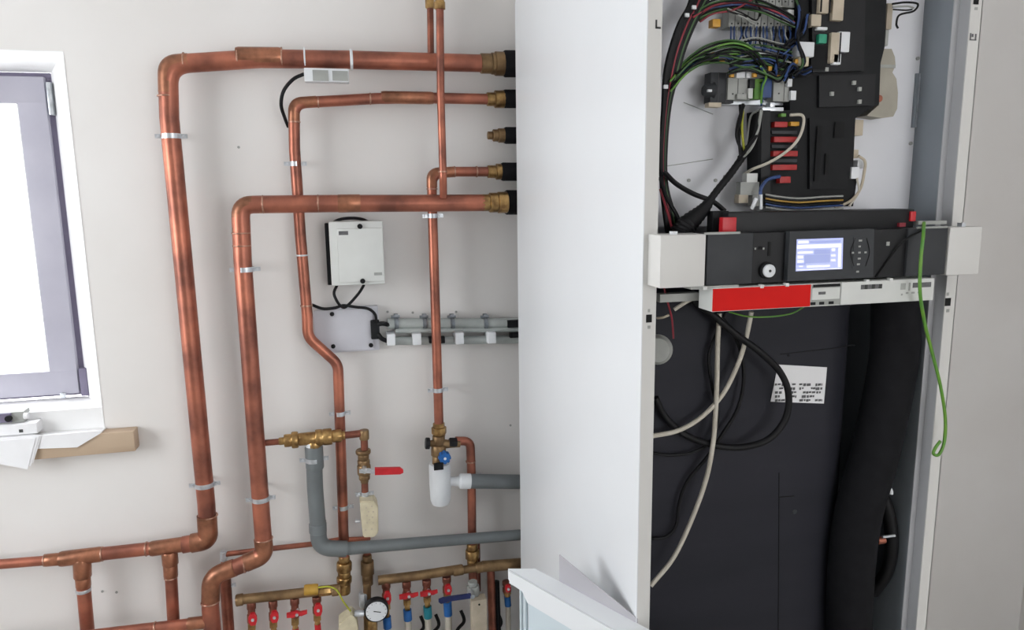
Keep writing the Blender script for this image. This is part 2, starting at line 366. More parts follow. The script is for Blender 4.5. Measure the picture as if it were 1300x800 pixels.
# run 1: upper large pipe
D1 = 2.375
r1 = thing('copper_pipe_run', 'widest outer copper pipe, from the topmost black sleeve down the wall beside the window', 'pipe', P(262, 660, D1))
pipe('pipe', r1, [(612, 80.5, D1), (448, 76, D1), (330, 74.5, D1), (213, 82, D1), (215, 150, D1), (262, 640, D1), (264.5, 686, D1), (232, 692, D1)], 11.3, [.02, .02, .055, .02, .02, .075])
pipe('lower_pipe', r1, [(236, 691.5, D1), (128, 703.5, D1)], 8.4)
pipe('lower_pipe', r1, [(80, 710, D1), (-420, 750, D1)], 6.8)
collar(r1, (300, 72.5, D1), (358, 73, D1), 12.6)
ring(r1, 358, 73, D1, 12.4, 'h'); ring(r1, 302, 73.5, D1, 12.4, 'h'); ring(r1, 234, 79, D1, 11.9, 'h'); ring(r1, 212.5, 122, D1, 12, 'v')
ring(r1, 446, 76, D1, 12.6, 'h', WPL, .007, 'cable_tie'); ring(r1, 387, 73.5, D1, 12.4, 'h', WPL, .004, 'cable_tie')
collar(r1, (76, 710, D1), (130, 703.5, D1), 9.7, name='tee'); collar(r1, (104, 709, D1), (105, 733, D1), 10.4, name='tee_branch')
collar(r1, (58, 711.5, D1), (76, 710, D1), 8, name='reducer'); ring(r1, 57, 711.5, D1, 7.6, 'h'); ring(r1, 130, 703.5, D1, 9, 'h')
collar(r1, (105, 732, D1), (106, 745, D1), 8.8, name='reducer'); ring(r1, 106, 749, D1, 8.6, 'v', STEEL, .009)
pipe('branch_pipe', r1, [(106, 745, D1), (111, 800, D1), G(112, 808, D1)], 8)
collar(r1, (191, 697, D1), (238, 690.5, D1), 9.6, name='tee'); collar(r1, (215, 700, D1), (216.5, 717, D1), 9.6, name='tee_branch')
collar(r1, (216, 715, D1), (217, 732, D1), 8.6, name='reducer'); ring(r1, 217, 733, D1, 8, 'v'); ring(r1, 186, 697, D1, 9, 'h')
pipe('branch_pipe', r1, [(217, 730, D1), (220.5, 792, D1)], 7.3)
ring(r1, 264, 655, D1, 11.7, 'v'); elbow(r1, [(240, 79.8, D1), (213, 82, D1), (213.6, 118, D1)], 12, .055); elbow(r1, [(262.6, 654, D1), (264.5, 686, D1), (243, 690, D1)], 12, .075)
clip(r1, 217.5, 173, D1, 11.2); clip(r1, 260, 615, D1, 11.2)
turned('brass_nut', r1, (610, 80.5, D1), (640, 81, D1), [(0, .45, 12.5), (.45, .6, 13.5), (.6, 1, 15)], BRASS_D, 12)

# run 2: inner large pipe
D3 = 2.31
r2 = thing('copper_pipe_run', 'second large copper pipe, from the lowest black sleeve, bending twice near the floor valves', 'pipe', P(331, 650, D3))
pipe('pipe', r2, [(614, 257.5, D3), (540, 258, D3), (420, 258.5, D3), (340, 259.5, D3), (305, 260, D3), (308, 330, D3), (331, 640, D3), (336, 705, D3), (303, 719, D3), (268, 732, D3), (267, 770, D3), G(269, 800, D3)], 10.7,
     [.02, .02, .02, .05, .02, .02, .07, .03, .055, .02])
collar(r2, (428, 258.5, D3), (458, 258, D3), 11.4); ring(r2, 404, 258.5, D3, 11, 'h'); ring(r2, 334, 259.5, D3, 11.3, 'h')
ring(r2, 306, 296, D3, 11.4, 'v'); ring(r2, 307, 312, D3, 11.2, 'v'); ring(r2, 335, 684, D3, 11.1, 'v'); ring(r2, 311, 716, D3, 11, 'h')
ring(r2, 267, 764, D3, 11.2, 'v')
turned('brass_nut', r2, (611, 257.5, D3), (644, 257, D3), [(0, .3, 10.6), (.3, .62, 12.5), (.62, 1, 13.5)], BRASS, 12)
elbow(r2, [(336, 259.6, D3), (305, 260, D3), (306.5, 296, D3)], 11.3, .05); elbow(r2, [(334, 684, D3), (336, 705, D3), (312, 715, D3)], 11.3, .07); elbow(r2, [(298, 720.6, D3), (268, 732, D3), (267.3, 762, D3)], 11.3, .055)
clip(r2, 311, 342, D3, 10.9); clip(r2, 331, 633, D3, 10.6)
pipe('return_pipe', r2, [(262, 790, D3), (180, 799, D3), (-420, 872, D3)], 7)
collar(r2, (262, 790, D3), (238, 792.5, D3), 8, name='tee_branch'); ring(r2, 197, 797, D3, 7.5, 'h')

# thin run beneath the big bend
D5 = 2.40
r2b = thing('copper_pipe_run', 'thinnest copper pipe running level behind the grey drain elbow to the left', 'pipe', P(284, 745, D5))
pipe('pipe', r2b, [(470, 684.5, D5), (430, 685.5, D5), (395, 691, D5), (350, 696, D5), (284, 704, D5), (284, 726, D5)], 3.3, [.02, .02, .02, .012])
pipe('riser', r2b, [(285, 722, D5), G(287, 800, D5)], 6.6, m=COPPER_D)
nut('elbow_fitting', r2b, (284, 700, D5), (284, 712, D5), 4.5, STEEL, 10)
clip(r2b, 286, 744, D5, 6)

# run 3
D4 = 2.385
r3 = thing('copper_pipe_run', 'medium copper pipe with an S-bend left of the white control box', 'pipe', P(436, 700, D4))
pipe('pipe', r3, [(622, 126, D4), (550, 124.5, D4), (480, 125, D4), (373, 131, D4), (374, 190, D4), (381.5, 300, D4), (390, 400, D4), (391, 428, D4), (429, 462, D4), (431, 520, D4), (435, 640, D4), (437, 712, D4)], 6.8,
     [.02, .02, .035, .02, .02, .02, .05, .05, .02, .02])
collar(r3, (484, 123.5, D4), (550, 124.5, D4), 7.9); ring(r3, 470, 125.5, D4, 7.3, 'h'); ring(r3, 404, 129.5, D4, 7.2, 'h')
ring(r3, 373.8, 155, D4, 7.3, 'v'); ring(r3, 383.5, 324, D4, 7.5, 'v', WPL, .004, 'cable_tie'); ring(r3, 389, 388, D4, 7.5, 'v', SOLDER, .005)
turned('brass_nut', r3, (618, 126, D4), (640, 126, D4), [(0, .45, 8.5), (.45, 1, 11)], BRASS, 12)
elbow(r3, [(402, 129, D4), (373, 131, D4), (373.4, 154, D4)], 7.3, .035)
clip(r3, 375, 208, D4, 6.6); clip(r3, 431.5, 525, D4, 6.3); clip(r3, 435.5, 644, D4, 6.2)
turned('union_valve', r3, (437, 706, D4), (437, 753, D4), [(0, .16, 7), (.16, .4, 9.5), (.4, .55, 8), (.55, .72, 9.5), (.72, 1, 8)], BRASS, 12)

# run 4: thin riser at the top
D6 = 2.26
r4 = thing('copper_pipe_run', 'thin straight copper pipe dropping from the ceiling in front of the level pipes', 'pipe', P(562, 240, D6))
pipe('pipe', r4, [G(557.5, -10, D6, 2.84), (558.5, 15, D6), (559.5, 120, D6), (562.5, 225, D6), (563, 250, D3-.02)], 5, .02)
turned('brass_fitting', r4, (558, -8, D6), (558.5, 12, D6), [(0, .5, 6), (.5, 1, 7)], BRASS, 8)
pipe('back_branch', r4, [(546, -6, D1), (547, 72, D1)], 4.2, m=COPPER_D)
nut('brass_nut', r4, (545.5, -3, D1), (546, 11, D1), 6, BRASS, 8)
ring(r4, 562, 218, D6, 5.5, 'v')

# run 5: to the safety valve
D8 = 2.37
r5 = thing('copper_pipe_run', 'copper pipe from the fourth black sleeve down to the blue-knobbed valve', 'pipe', P(557, 545, D8))
pipe('pipe', r5, [(622, 218, D8), (580, 218, D8), (548, 220, D8), (549, 270, D8), (553, 400, D8), (557.5, 546, D8)], 6.2, [.02, .035, .02, .02])
ring(r5, 605, 218, D8, 6.9, 'h'); ring(r5, 577, 218, D8, 6.9, 'h'); ring(r5, 548.5, 240, D8, 6.9, 'v')
turned('brass_nut', r5, (619, 218, D8), (640, 218, D8), [(0, .5, 8), (.5, 1, 10)], BRASS, 12)
elbow(r5, [(576, 218.2, D8), (548, 220, D8), (548.4, 238, D8)], 6.8, .035)
clip(r5, 549.5, 274, D8, 6.2); clip(r5, 556, 495, D8, 6.2)
turned('brass_union', r5, (557, 537, D8), (557.5, 554, D8), [(0, .3, 7.5), (.3, .8, 9.5), (.8, 1, 8)], BRASS, 8)

# black insulated sleeves coming out from behind the cabinet
SL = 'black insulation sleeves beside the cabinet'
for k, (y, h, xs, d, lab) in enumerate([(81, 16.5, 639, D1, 'topmost black insulation sleeve beside the cabinet, on the widest pipe'),
        (125.5, 11.5, 639, D4, 'second black insulation sleeve from the top, on the medium pipe'),
        (172, 10.5, 640, D4, 'black insulation sleeve with a capped brass stub, no pipe joined'),
        (218, 11.5, 636, D8, 'black insulation sleeve fourth from the top, on the pipe to the blue-knobbed valve'),
        (257, 15.5, 641, D3+.03, 'lowest thick black insulation sleeve beside the cabinet')]):
    a, b = P(xs, y, d), P(745, y+.5, d); r = rad(h, a)
    o = lathe('insulation_sleeve', RUBBER, a, b, [(0, r*.9), (.02, r), (1, r)], None, 24); tag(o, lab, 'pipe sleeve', SL)
st = thing('brass_stub', 'capped brass stub end poking from the third black sleeve', 'pipe fitting', P(628, 172, D4))
turned('stub_body', st, (619, 172, D4), (641, 172, D4), [(0, .3, 5), (.3, .6, 7.5), (.6, 1, 9)], BRASS_D, 10)

# ================================================================ safety valve, filter bowl and tundish
D7 = 2.36
sv = thing('safety_valve', 'brass safety valve with a blue knob over the white funnel cup', 'valve', P(557, 570, D7))
turned('valve_body', sv, (557, 553, D7), (556.5, 592, D7), [(0, .3, 8), (.3, .65, 9.5), (.65, 1, 8)], BRASS_D, 12)
lathe('cross_body', BRASS_D, P(541, 563, D7), P(584, 564, D7), [(0, .006), (.1, .009), (.25, .012), (.5, .014), (.75, .011), (1, .009)], sv, 12)
nut('left_port', sv, (540, 563, D7), (545.5, 563, D7), 7.5, BLACKP, 12); nut('right_port', sv, (570, 562, D7), (580, 562, D7), 6.5, BLACKP, 6)
a = P(564, 580, D7-.03)
bm = bmesh.new()
for k in range(8):
    q = k*math.pi/4; c = a+Vector((math.cos(q), 0, math.sin(q)))*.0125; add_sweep(bm, [c+Vector((0, -.014, 0)), c+Vector((0, .004, 0))], .0052, 10)
add_sweep(bm, [a+Vector((0, -.016, 0)), a+Vector((0, .02, 0))], .0125, 18)
kb = link('blue_knob', bm, BLUE, sv, smooth=True, label='blue knurled relief knob')
cyl('knob_screw', WPL, a+Vector((0, -.0175, 0)), a+Vector((0, -.014, 0)), .004, kb, 10)
tf = thing('tundish', 'white funnel cup with a side outlet under the blue-knobbed valve', 'funnel', P(559, 638, D7))
lathe('cup', WPL, P(558, 588, D7), P(559.5, 639, D7), [(0, rad(13, P(558, 588, D7))), (.1, rad(13.8, P(558, 588, D7))), (.5, rad(13.8, P(558, 600, D7))), (.9, rad(13, P(558, 600, D7))), (1, rad(11, P(558, 600, D7)))], tf, 28)
pbox('cup_slot', BLACKM, 551, 588, 563, 597, D7-.052, .004, tf)
lathe('side_outlet', WPL, P(570, 611, D7), P(597, 611, D7), [(0, .013), (.45, .0145), (.5, .021), (.55, .0225), (1, .0225)], tf, 20)
rv = thing('copper_pipe_run', 'short copper pipe bending down from the blue-knobbed valve behind the grey outlet', 'pipe', P(599, 700, D4))
pipe('pipe', rv, [(578, 560, D4), (597, 560, D4), (598.5, 600, D4), (599.5, 694, D4)], 5.6, [.03, .02])
ring(rv, 597.5, 586, D4, 6.2, 'v'); clip(rv, 599, 604, D4, 5.5)
turned('brass_union', rv, (599.5, 690, D4), (600, 722, D4), [(0, .25, 7), (.25, .6, 9), (.6, 1, 7)], BRASS, 8)
cyl('lower_tube', COPPER_D, P(600, 722, D4), P(602, 748, D4), rad(6, P(600, 730, D4)), rv)
cyl('back_tube', COPPER_D, P(606, 690, W-.04), P(607, 750, W-.04), rad(3.5, P(606, 700, W-.04)), rv)
od = tag(cyl('outlet_pipe', DRAIN, P(594, 611, D7), P(745, 613, 2.38), rad(9.3, P(600, 611, D7))*1.0), 'grey plastic outlet pipe from the white funnel cup to the cabinet', 'pipe')

# grey drain
dr = thing('drain_pipe', 'long grey plastic drain pipe with an elbow, crossing behind to the cabinet', 'pipe', P(410, 700, 2.20))
DA = 2.335
pipe('upright', dr, [(399, 590, DA), (400, 620, DA), (404, 672, DA)], 10, m=DRAIN)
pipe('bend', dr, [(403.5, 662, DA), (405, 696, DA), (440, 697, DA+.003)], 10.2, .055, m=DRAIN)
pts = [P(430, 697.5, DA+.003), P(540, 688.5, 2.345), P(745, 672.5, 2.37)]
tube('level_pipe', DRAIN, pts, [rad(8.2, pts[0]), rad(7.2, pts[1]), rad(6.2, pts[2])], dr, 24)
collar(dr, (398.3, 566, DA), (400, 595, DA), 11.3, DRAIN, 'socket'); collar(dr, (403.3, 664, DA), (403.8, 676, DA), 10.9, DRAIN, 'socket')
collar(dr, (398, 561, DA), (398.3, 568, DA), 10.2, WPL, 'white_collar')
clip(dr, 399, 583, DA, 10.6)

# brass assembly with check valve
fa = thing('brass_filling_valve', 'level brass valve assembly joining the second large pipe, above the grey drain', 'valve', P(397, 570, 2.33))
DB = 2.33
cyl('copper_stub', COPPER_D, P(335, 562.5, DB), P(358, 560.5, DB), rad(4, P(345, 562, DB)), fa)
turned('valve_body', fa, (354, 560.5, DB), (438, 552.5, DB), [(0, .08, 5), (.08, .19, 8.5), (.19, .29, 11), (.29, .55, 8.5), (.55, .66, 11), (.66, .8, 11), (.8, .95, 8.5), (.95, 1, 6)], BRASS, 10)
nut('bottom_port', fa, (399, 560, DB), (399, 569, DB), 9, BRASS, 12)
pipe('copper_elbow', fa, [(436, 553, DB), (462, 550, DB), (463, 575, DB)], 4.6, .008, m=COPPER_D)
nut('elbow_fitting', fa, (462, 546, DB), (462.5, 558, DB), 6.4, BRASS_D, 10)
bv = thing('ball_valve', 'brass ball valve with a red lever handle right of the grey drain', 'valve', P(462, 610, DB))
turned('valve_body', bv, (461, 571, DB), (463, 613, DB), [(0, .12, 9.5), (.12, .3, 7), (.3, .45, 7.8), (.45, .75, 8.5), (.75, .9, 7), (.9, 1, 5)], BRASS_D, 12)
hy = (DB-.045)*S
pr = [(456, 596), (468, 595), (478, 597), (478, 602.5), (468, 601), (456, 601)]
bm = bmesh.new(); poly_prism(bm, [P(x, y, DB-.05) for x, y in pr], Vector((0, .004, 0))); link('lever', bm, STEEL, bv)
bm = bmesh.new(); poly_prism(bm, [P(x, y, DB-.055) for x, y in [(476, 594.5), (508, 594), (512, 597), (512, 600.5), (508, 602.5), (476, 603.5)]], Vector((0, .009, 0))); link('red_grip', bm, RED, bv, label='red plastic grip of the lever')
a = P(463, 599, DB-.056); cyl('lever_nut', STEEL, a, a+Vector((0, .035, 0)), .007, bv, 6)
pr_ = thing('copper_pipe_run', 'short thin copper pipe under the red-lever ball valve', 'pipe', P(463, 640, DB))
pipe('pipe', pr_, [(463, 610, DB), (463.5, 640, DB)], 4.4, m=COPPER_D); clip(pr_, 463, 627, DB, 4.6)
pipe('lower_pipe', pr_, [(465, 680, 2.43), (466, 708, 2.43)], 4.6, m=COPPER_D)
turned('brass_union', pr_, (466, 705, 2.42), (467, 742, 2.42), [(0, .2, 6), (.2, .65, 8.5), (.65, 1, 7)], BRASS_D, 10)
cp = thing('valve_insulation_shell', 'cream perforated foam shell round the pipe below the red-lever ball valve', 'insulation', P(467, 683, DB))
bm = bmesh.new(); q = [(457, 637), (475, 636.5), (480, 643), (480.5, 676), (476, 682.5), (461, 683), (458, 655)]
poly_prism(bm, [P(x, y, DB-.05) for x, y in q], Vector((0, .055, 0))); bmesh.ops.bevel(bm, geom=bm.edges[:], offset=.003, segments=2, affect='EDGES'); link('shell', bm, CREAM, cp, smooth=True)
for x, y in [(465, 645), (472, 643), (466, 655), (474, 650), (473, 657), (466, 664), (474, 664), (472, 672), (464, 673), (468, 650), (469, 660)]:
    a = P(x, y, DB-.051); cyl('perforation', BEIGE, a, a+Vector((0, .002, 0)), .0024, cp, 8)
cyl('drain_screw', STEEL, P(451, 662, DB), P(457, 662, DB), .005, cp, 8)

# ================================================================ manifolds
def lever(par, x, y, d, w, h, kind):
    """butterfly valve handle seen along (wide) or edge-on (tall)"""
    c = P(x, y, d); a = rad(w/2, c); b = rad(h/2, c); bm = bmesh.new()
    if kind == 'wide':
        pts = [(-a, -b), (-a*.45, -b*1.2), (0, -b*.6), (a*.45, -b), (a, -b*.3), (a, b*.9), (a*.4, b*.7), (0, b*1.3), (-a*.5, b), (-a, b*.8)]
    else:
        pts = [(-a*.6, -b), (a*.6, -b), (a, -b*.3), (a, b*.4), (a*.5, b), (-a*.5, b), (-a, b*.4), (-a, -b*.3)]
    poly_prism(bm, [c+Vector((u, -.004, v)) for u, v in pts], Vector((0, .009, 0)))
    o = link('butterfly_handle', bm, RED, par, label='red butterfly handle')
    cyl('handle_screw', STEEL, c+Vector((0, -.008, 0)), c+Vector((0, .022, 0)), .0042, o, 8)
def branch(par, x, y0, d, ytop, lv, sleeve=None, pipey=None, spx=5.3, kind='wide', w=24, h=7, copper=True):
    turned('outlet', par, (x, y0, d), (x+.6, lv+4, d), [(0, .35, 5.6), (.35, .6, 4.6), (.6, 1, 5.6)], BRASS_D if not copper else COPPER_D, 12)
    lever(par, x+3 if kind == 'wide' else x+2, lv, d-.035, w, h, kind)
    turned('coupling_nut', par, (x+.6, lv+4, d), (x+1.2, (sleeve or (0, lv+22))[1] if sleeve else lv+22, d), [(0, .5, 5.2), (.5, 1, 3.8)], BRASS, 6)
    if sleeve:
        m_, s0, s1 = sleeve
        cyl('sleeve', m_, P(x+1, s0, d), P(x+2, s1, d), rad(spx, P(x, s0, d)), par, 16)
        cyl('loop_pipe', WHITEW, P(x+2, s1, d), G(x+3, 800, d), rad(spx-.9, P(x, s1, d)), par, 14)
    else:
        cyl('loop_pipe', RED, P(x+1.2, lv+18, d), G(x+2, 800, d), rad(4, P(x, lv+18, d)), par, 14)
DM = 2.33
ml = thing('return_manifold', 'left heating manifold bar with four red-handled outlets and an ochre air valve', 'manifold', P(360, 770, DM))
tube('bar', BRASS_D, [P(304, 761.5, DM), P(432, 747.5, DM)], rad(6.2, P(360, 755, DM)), ml, 20)
nut('end_cap', ml, (299.5, 762.5, DM), (309, 761, DM), 7.8, BRASS_D, 8)
for (x, y0, lv, kd, w_, h_) in [(319, 764, 786, 'tall', 10, 16), (346.5, 762, 783, 'tall', 10, 15), (374, 759, 779.5, 'wide', 25, 6), (402, 757, 774, 'tall', 10, 16)]:
    branch(ml, x, y0, DM, y0, lv, kind=kd, w=w_, h=h_)
nut('air_valve', ml, (386, 749.5, DM-.01), (404, 748, DM-.01), 7, OCHRE, 10, label='ochre plastic air valve cap')
nut('union', ml, (404, 751, DM), (421, 749, DM), 6.8, BRASS, 8); nut('union', ml, (421, 750, DM), (430, 749, DM), 7.4, BRASS_D, 8)
tag(wire('sensor_wire', YELW, [(404, 746, DM-.03), (418, 745, DM-.04), (428, 750, DM-.05), (436, 764, DM-.05), (445, 776, DM-.04)], 1.1), 'thin yellow-green wire hanging from the ochre air valve', 'wire')
mr = thing('supply_manifold', 'right heating manifold bar with outlets on blue and teal sleeves', 'manifold', P(530, 750, DM))
DS = 2.36
tube('bar', BRASS_D, [P(480, 737, DS), P(530, 731, DS), P(586, 722.5, DS)], rad(6, P(530, 731, DS)), mr, 20)
nut('union', mr, (575, 725, DS), (588, 723, DS), 7, BRASS_D, 8); tube('bar_end', BRASS_D, [P(586, 724, DS), P(612, 720, DS)], rad(5, P(600, 722, DS)), mr, 12)
nut('union', mr, (604, 721.5, DS), (616, 719, DS), 7, BRASS_D, 8)
tube('far_bar', BRASS_D, [P(612, 719.5, DS), P(745, 709, DS)], rad(7, P(640, 714, DS)), mr, 18)
branch(mr, 490, 738, DS, 738, 759, (BLUE, 783, 797), kind='tall', w=9, h=17)
branch(mr, 516, 738, DS, 738, 756.5, (BLUE, 774, 787), w=24, h=5.5)
branch(mr, 541.5, 736, DS, 736, 753, (TEAL, 770, 784), w=22, h=5.5)
branch(mr, 567, 732, DS, 732, 748.5, (BLUE, 764, 781), kind='tall', w=9, h=13)
branch(mr, 643, 738, DS, 738, 747, (BLUE, 757, 769), kind='tall', w=7, h=9, spx=4.2)
cyl('riser', COPPER_D, P(623, 722, DS), G(627, 800, DS), rad(5, P(624, 750, DS)), mr, 14)
cyl('riser', CABLE, P(630, 738, DS+.02), G(635, 800, DS+.02), rad(4, P(632, 760, DS)), mr, 14)
# grey pipework between manifold and gauge
gz = thing('pressure_gauge', 'round white-faced pressure gauge with a black rim between the manifolds', 'gauge', P(479, 790, 2.29))
c = P(478, 776.5, 2.27); r = rad(15.5, c)
lathe('rim', BLACKP, c+Vector((0, .022, 0)), c, [(0, r*.9), (.1, r), (.9, r), (1, r*.92)], gz, 32)
dl = cyl('dial_face', WPL, c+Vector((0, .002, 0)), c+Vector((0, -.0012, 0)), r*.86, gz, 32)
bm = bmesh.new()
for k in range(11):
    q = math.radians(225-27*k); u = Vector((math.cos(q), 0, math.sin(q))); v = Vector((-u.z, 0, u.x)); p0 = c+u*r*.7+Vector((0, -.0014, 0))
    poly_prism(bm, [p0-v*.0006, p0+v*.0006, p0+v*.0006+u*r*.1, p0-v*.0006+u*r*.1], Vector((0, -.0004, 0)))
link('scale_marks', bm, INKD, dl)
bm = bmesh.new(); poly_prism(bm, [c+Vector((-.008, -.0016, .0035)), c+Vector((-.008, -.0016, .0015)), c+Vector((.012, -.0016, -.004)), c+Vector((.012, -.0016, -.002))], Vector((0, -.001, 0))); link('needle', bm, HOLE, dl)
turned('brass_mount', gz, (472, 786, 2.30), (473, 850, 2.30), [(0, .3, 7), (.3, .6, 9.5), (.6, 1, 7)], BRASS, 8)
pipe('feed_tube', gz, [(466, 740, DB), (466, 762, DB), (467, 800, DB)], 5, .01, m=BRASS_D)
nut('steel_union', gz, (462, 752, DB), (462.5, 770, DB), 6.5, STEEL, 8)
wb = thing('zone_actuator', 'tan plastic actuator block left of the pressure gauge', 'actuator', P(442, 800, 2.27))
bm = bmesh.new(); poly_prism(bm, [P(x, y, 2.27) for x, y in [(430, 793), (446, 781), (452, 786), (455, 800), (458, 850), (430, 850)]], Vector((0, .05, 0))); bmesh.ops.bevel(bm, geom=bm.edges[:], offset=.002, segments=2, affect='EDGES'); link('casing', bm, CREAM, wb, smooth=True)
nut('ring', wb, (450, 779, 2.28), (462, 779, 2.28), 4, STEEL, 10)
ba = thing('ball_valve', 'ball valve with a long dark blue lever near the supply manifold', 'valve', P(600, 760, 2.30))
turned('valve_body', ba, (600, 738, 2.31), (602, 766, 2.31), [(0, .2, 6), (.2, .6, 8), (.6, 1, 6.5)], GREYP, 10)
bm = bmesh.new(); poly_prism(bm, [P(x, y, 2.25) for x, y in [(557, 762), (563, 759.5), (598, 754.5), (598, 760), (570, 764), (560, 767), (557, 765)]], Vector((0, .007, 0))); link('blue_lever', bm, NAVY, ba, label='dark blue lever handle')
a = P(600, 758, 2.25); cyl('lever_nut', STEEL, a, a+Vector((0, .04, 0)), .007, ba, 6)
bc = thing('flow_meter_cover', 'tall beige cover plate below the dark blue lever', 'cover', P(610, 800, 2.29))
pbox('cover', BEIGE, 600, 762, 619, 860, 2.27, .035, bc, .003); a = P(608.5, 768, 2.268); cyl('screw', HOLE, a, a+Vector((0, .002, 0)), .003, bc, 8)
# pipe tangle seen dim between the floor loops
for k, (x, y) in enumerate([(534, 792), (553, 790), (585, 785), (632, 788)]):
    tag(wire('cable', CABLE, [(x, y-10, 2.42), (x+4, y+4, 2.40), (x-6, y+20, 2.40), (x-3, y+60, 2.40), (x, 1060, 2.40)], 2.2), ['black cable behind the loop pipe with the first blue sleeve', 'black cable behind the loop pipe with the teal sleeve', 'black cable left of the beige cover plate', 'black cable right of the beige cover plate'][k], 'cable', 'black cables behind the loop pipes')

# ================================================================ boxes on the wall
bx_ = thing('control_box', 'white plastic control box with two black screws, upper box on the wall', 'box', P(452, 362, 2.40))
DC = 2.33
pbox('base', BLACKM, 414, 283, 480, 361, 2.415, .028, bx_, .002)
bc2 = pbox('casing', BOXW, 419, 281, 487.5, 362, DC, .07, bx_, .004)
pbox('lid', BOXW, 429, 290, 487, 358, DC-.006, .01, bx_, .003)
for x, y in [(457, 287.5), (460.5, 357)]:
    a = P(x, y, DC-.008); cyl('screw', HOLE, a, a+Vector((0, .008, 0)), rad(3.3, a), bx_, 12)
pbox('marking', PRINT, 430, 293.5, 442, 298.5, DC-.0075, .002, bx_); pbox('marking', GREYP, 475, 346, 485, 349.5, DC-.0075, .002, bx_)
tag(wire('cable', CABLE, [(422, 283, 2.41), (432, 278.5, 2.39), (447, 277, 2.38), (460, 278.5, 2.39), (470, 283, 2.41)], 2), 'black cable arched over the top of the upper control box', 'cable')
jb = thing('junction_box', 'flat lilac-white junction box below the white control box', 'box', P(438, 448, 2.41))
pbox('casing', BOXL, 404, 390, 481, 447, 2.426, .018, jb, .003)
pbox('lid', BOXL, 399, 393, 474, 446, 2.417, .012, jb, .003)
for x, y in [(421.5, 399), (423, 440), (471, 438.5)]:
    a = P(x, y, 2.413); cyl('screw', HOLE, a, a+Vector((0, .008, 0)), rad(2.8, a), jb, 12)
pbox('cable_gland', BLACKM, 471, 407, 482, 431, 2.40, .02, jb, .003)
KC = 'black cables round the two control boxes'
for pix, lab in [([(428, 362, 2.36), (424, 372, 2.33), (427, 381, 2.32), (433, 389, 2.33), (440, 389, 2.34), (455, 373, 2.35), (462, 362, 2.37)], 'black cable looping beneath the white control box'),
                 ([(396, 387, 2.41), (410, 392, 2.40), (425, 391, 2.39), (436, 388, 2.385), (452, 390, 2.39), (467, 392, 2.39), (476, 399, 2.39), (478, 409, 2.40)], 'black cable from the S-bend pipe across to the gland of the junction box'),
                 ([(480, 412, 2.405), (486, 411, 2.40), (496, 413, 2.42)], 'short black cable from the gland into the upper conduit'),
                 ([(480, 424, 2.405), (485, 430, 2.40), (494, 434, 2.42)], 'short black cable from the gland into the lower conduit')]:
    tag(wire('cable', CABLE, pix, 1.9 if len(pix) > 3 else 3), lab, 'cable', KC)
tag(wire('cable', CABLE, [(386, 94, 2.33), (372, 101, 2.32), (360, 116, 2.33), (357, 134, 2.35), (362, 151, 2.39), (366, 161, 2.41)], 2.3), 'black cable curving from the strapped sensor down behind the medium pipe', 'cable')
sn = thing('pipe_sensor', 'small white temperature sensor strapped beneath the widest copper pipe', 'sensor', P(415, 104, D1-.05))
pbox('casing', WPL, 386, 86.5, 443, 104, D1-.06, .03, sn, .003)
pbox('window', GREYP, 397, 89, 417, 102.5, D1-.063, .003, sn); pbox('window', GREYP, 422, 90, 442, 102.5, D1-.063, .003, sn)
# conduits
for (y0, y1, x0, d, rp, lab) in [(411, 409.5, 492, 2.425, 6.6, 'upper grey electrical conduit held by steel saddles'), (433, 430, 490, 2.425, 5.4, 'lower grey electrical conduit held by white clips')]:
    t = thing('electrical_conduit', lab, 'conduit', P(570, y0, d), 'grey conduits on the wall')
    tube('conduit_pipe', CONDUIT, [P(x0, y0, d), P(745, y1, d)], rad(rp, P(570, y0, d)), t, 18)
    if rp > 6:
        tube('second_pipe', CONDUIT, [P(x0+10, y0+9, d-.01), P(745, y1+8, d-.01)], rad(3.2, P(570, y0, d)), t, 14)
        for x in (503, 539, 574, 616):
            c = P(x, y0-.5, d); r = rad(8, c); lathe('saddle', STEELD, c-Vector((.006, 0, 0)), c+Vector((.006, 0, 0)), [(0, r), (.3, r*1.05), (.7, r*1.05), (1, r)], t, 14)
            add = bmesh.new(); add_box(add, c.x-.006, c.x+.006, c.y-.006, c.y+.01, c.z+r*.9, c.z+r*1.5, .001); add_sweep(add, [c+Vector((-.014, -.004, r*1.1)), c+Vector((.010, -.004, r*1.1))], .004, 8); link('saddle_screw', add, STEELD, t, smooth=True)
        pbox('cable_end', CABLE, 645, 407, 660, 416, d-.03, .02, t)
    else:
        for x in (497, 530, 584, 625): pbox('white_clip', WPL, x-5.5, y0-8.5-(x-497)*.02, x+5, y0+6-(x-497)*.02, d-.045, .06, t, .002)
        for x in (548, 562): pbox('strap', BLACKM, x-3, y0-5, x+3, y0+3, d-.03, .02, t, .001)
        pbox('cable_end', CABLE, 648, 422.5, 660, 429, d-.03, .02, t)

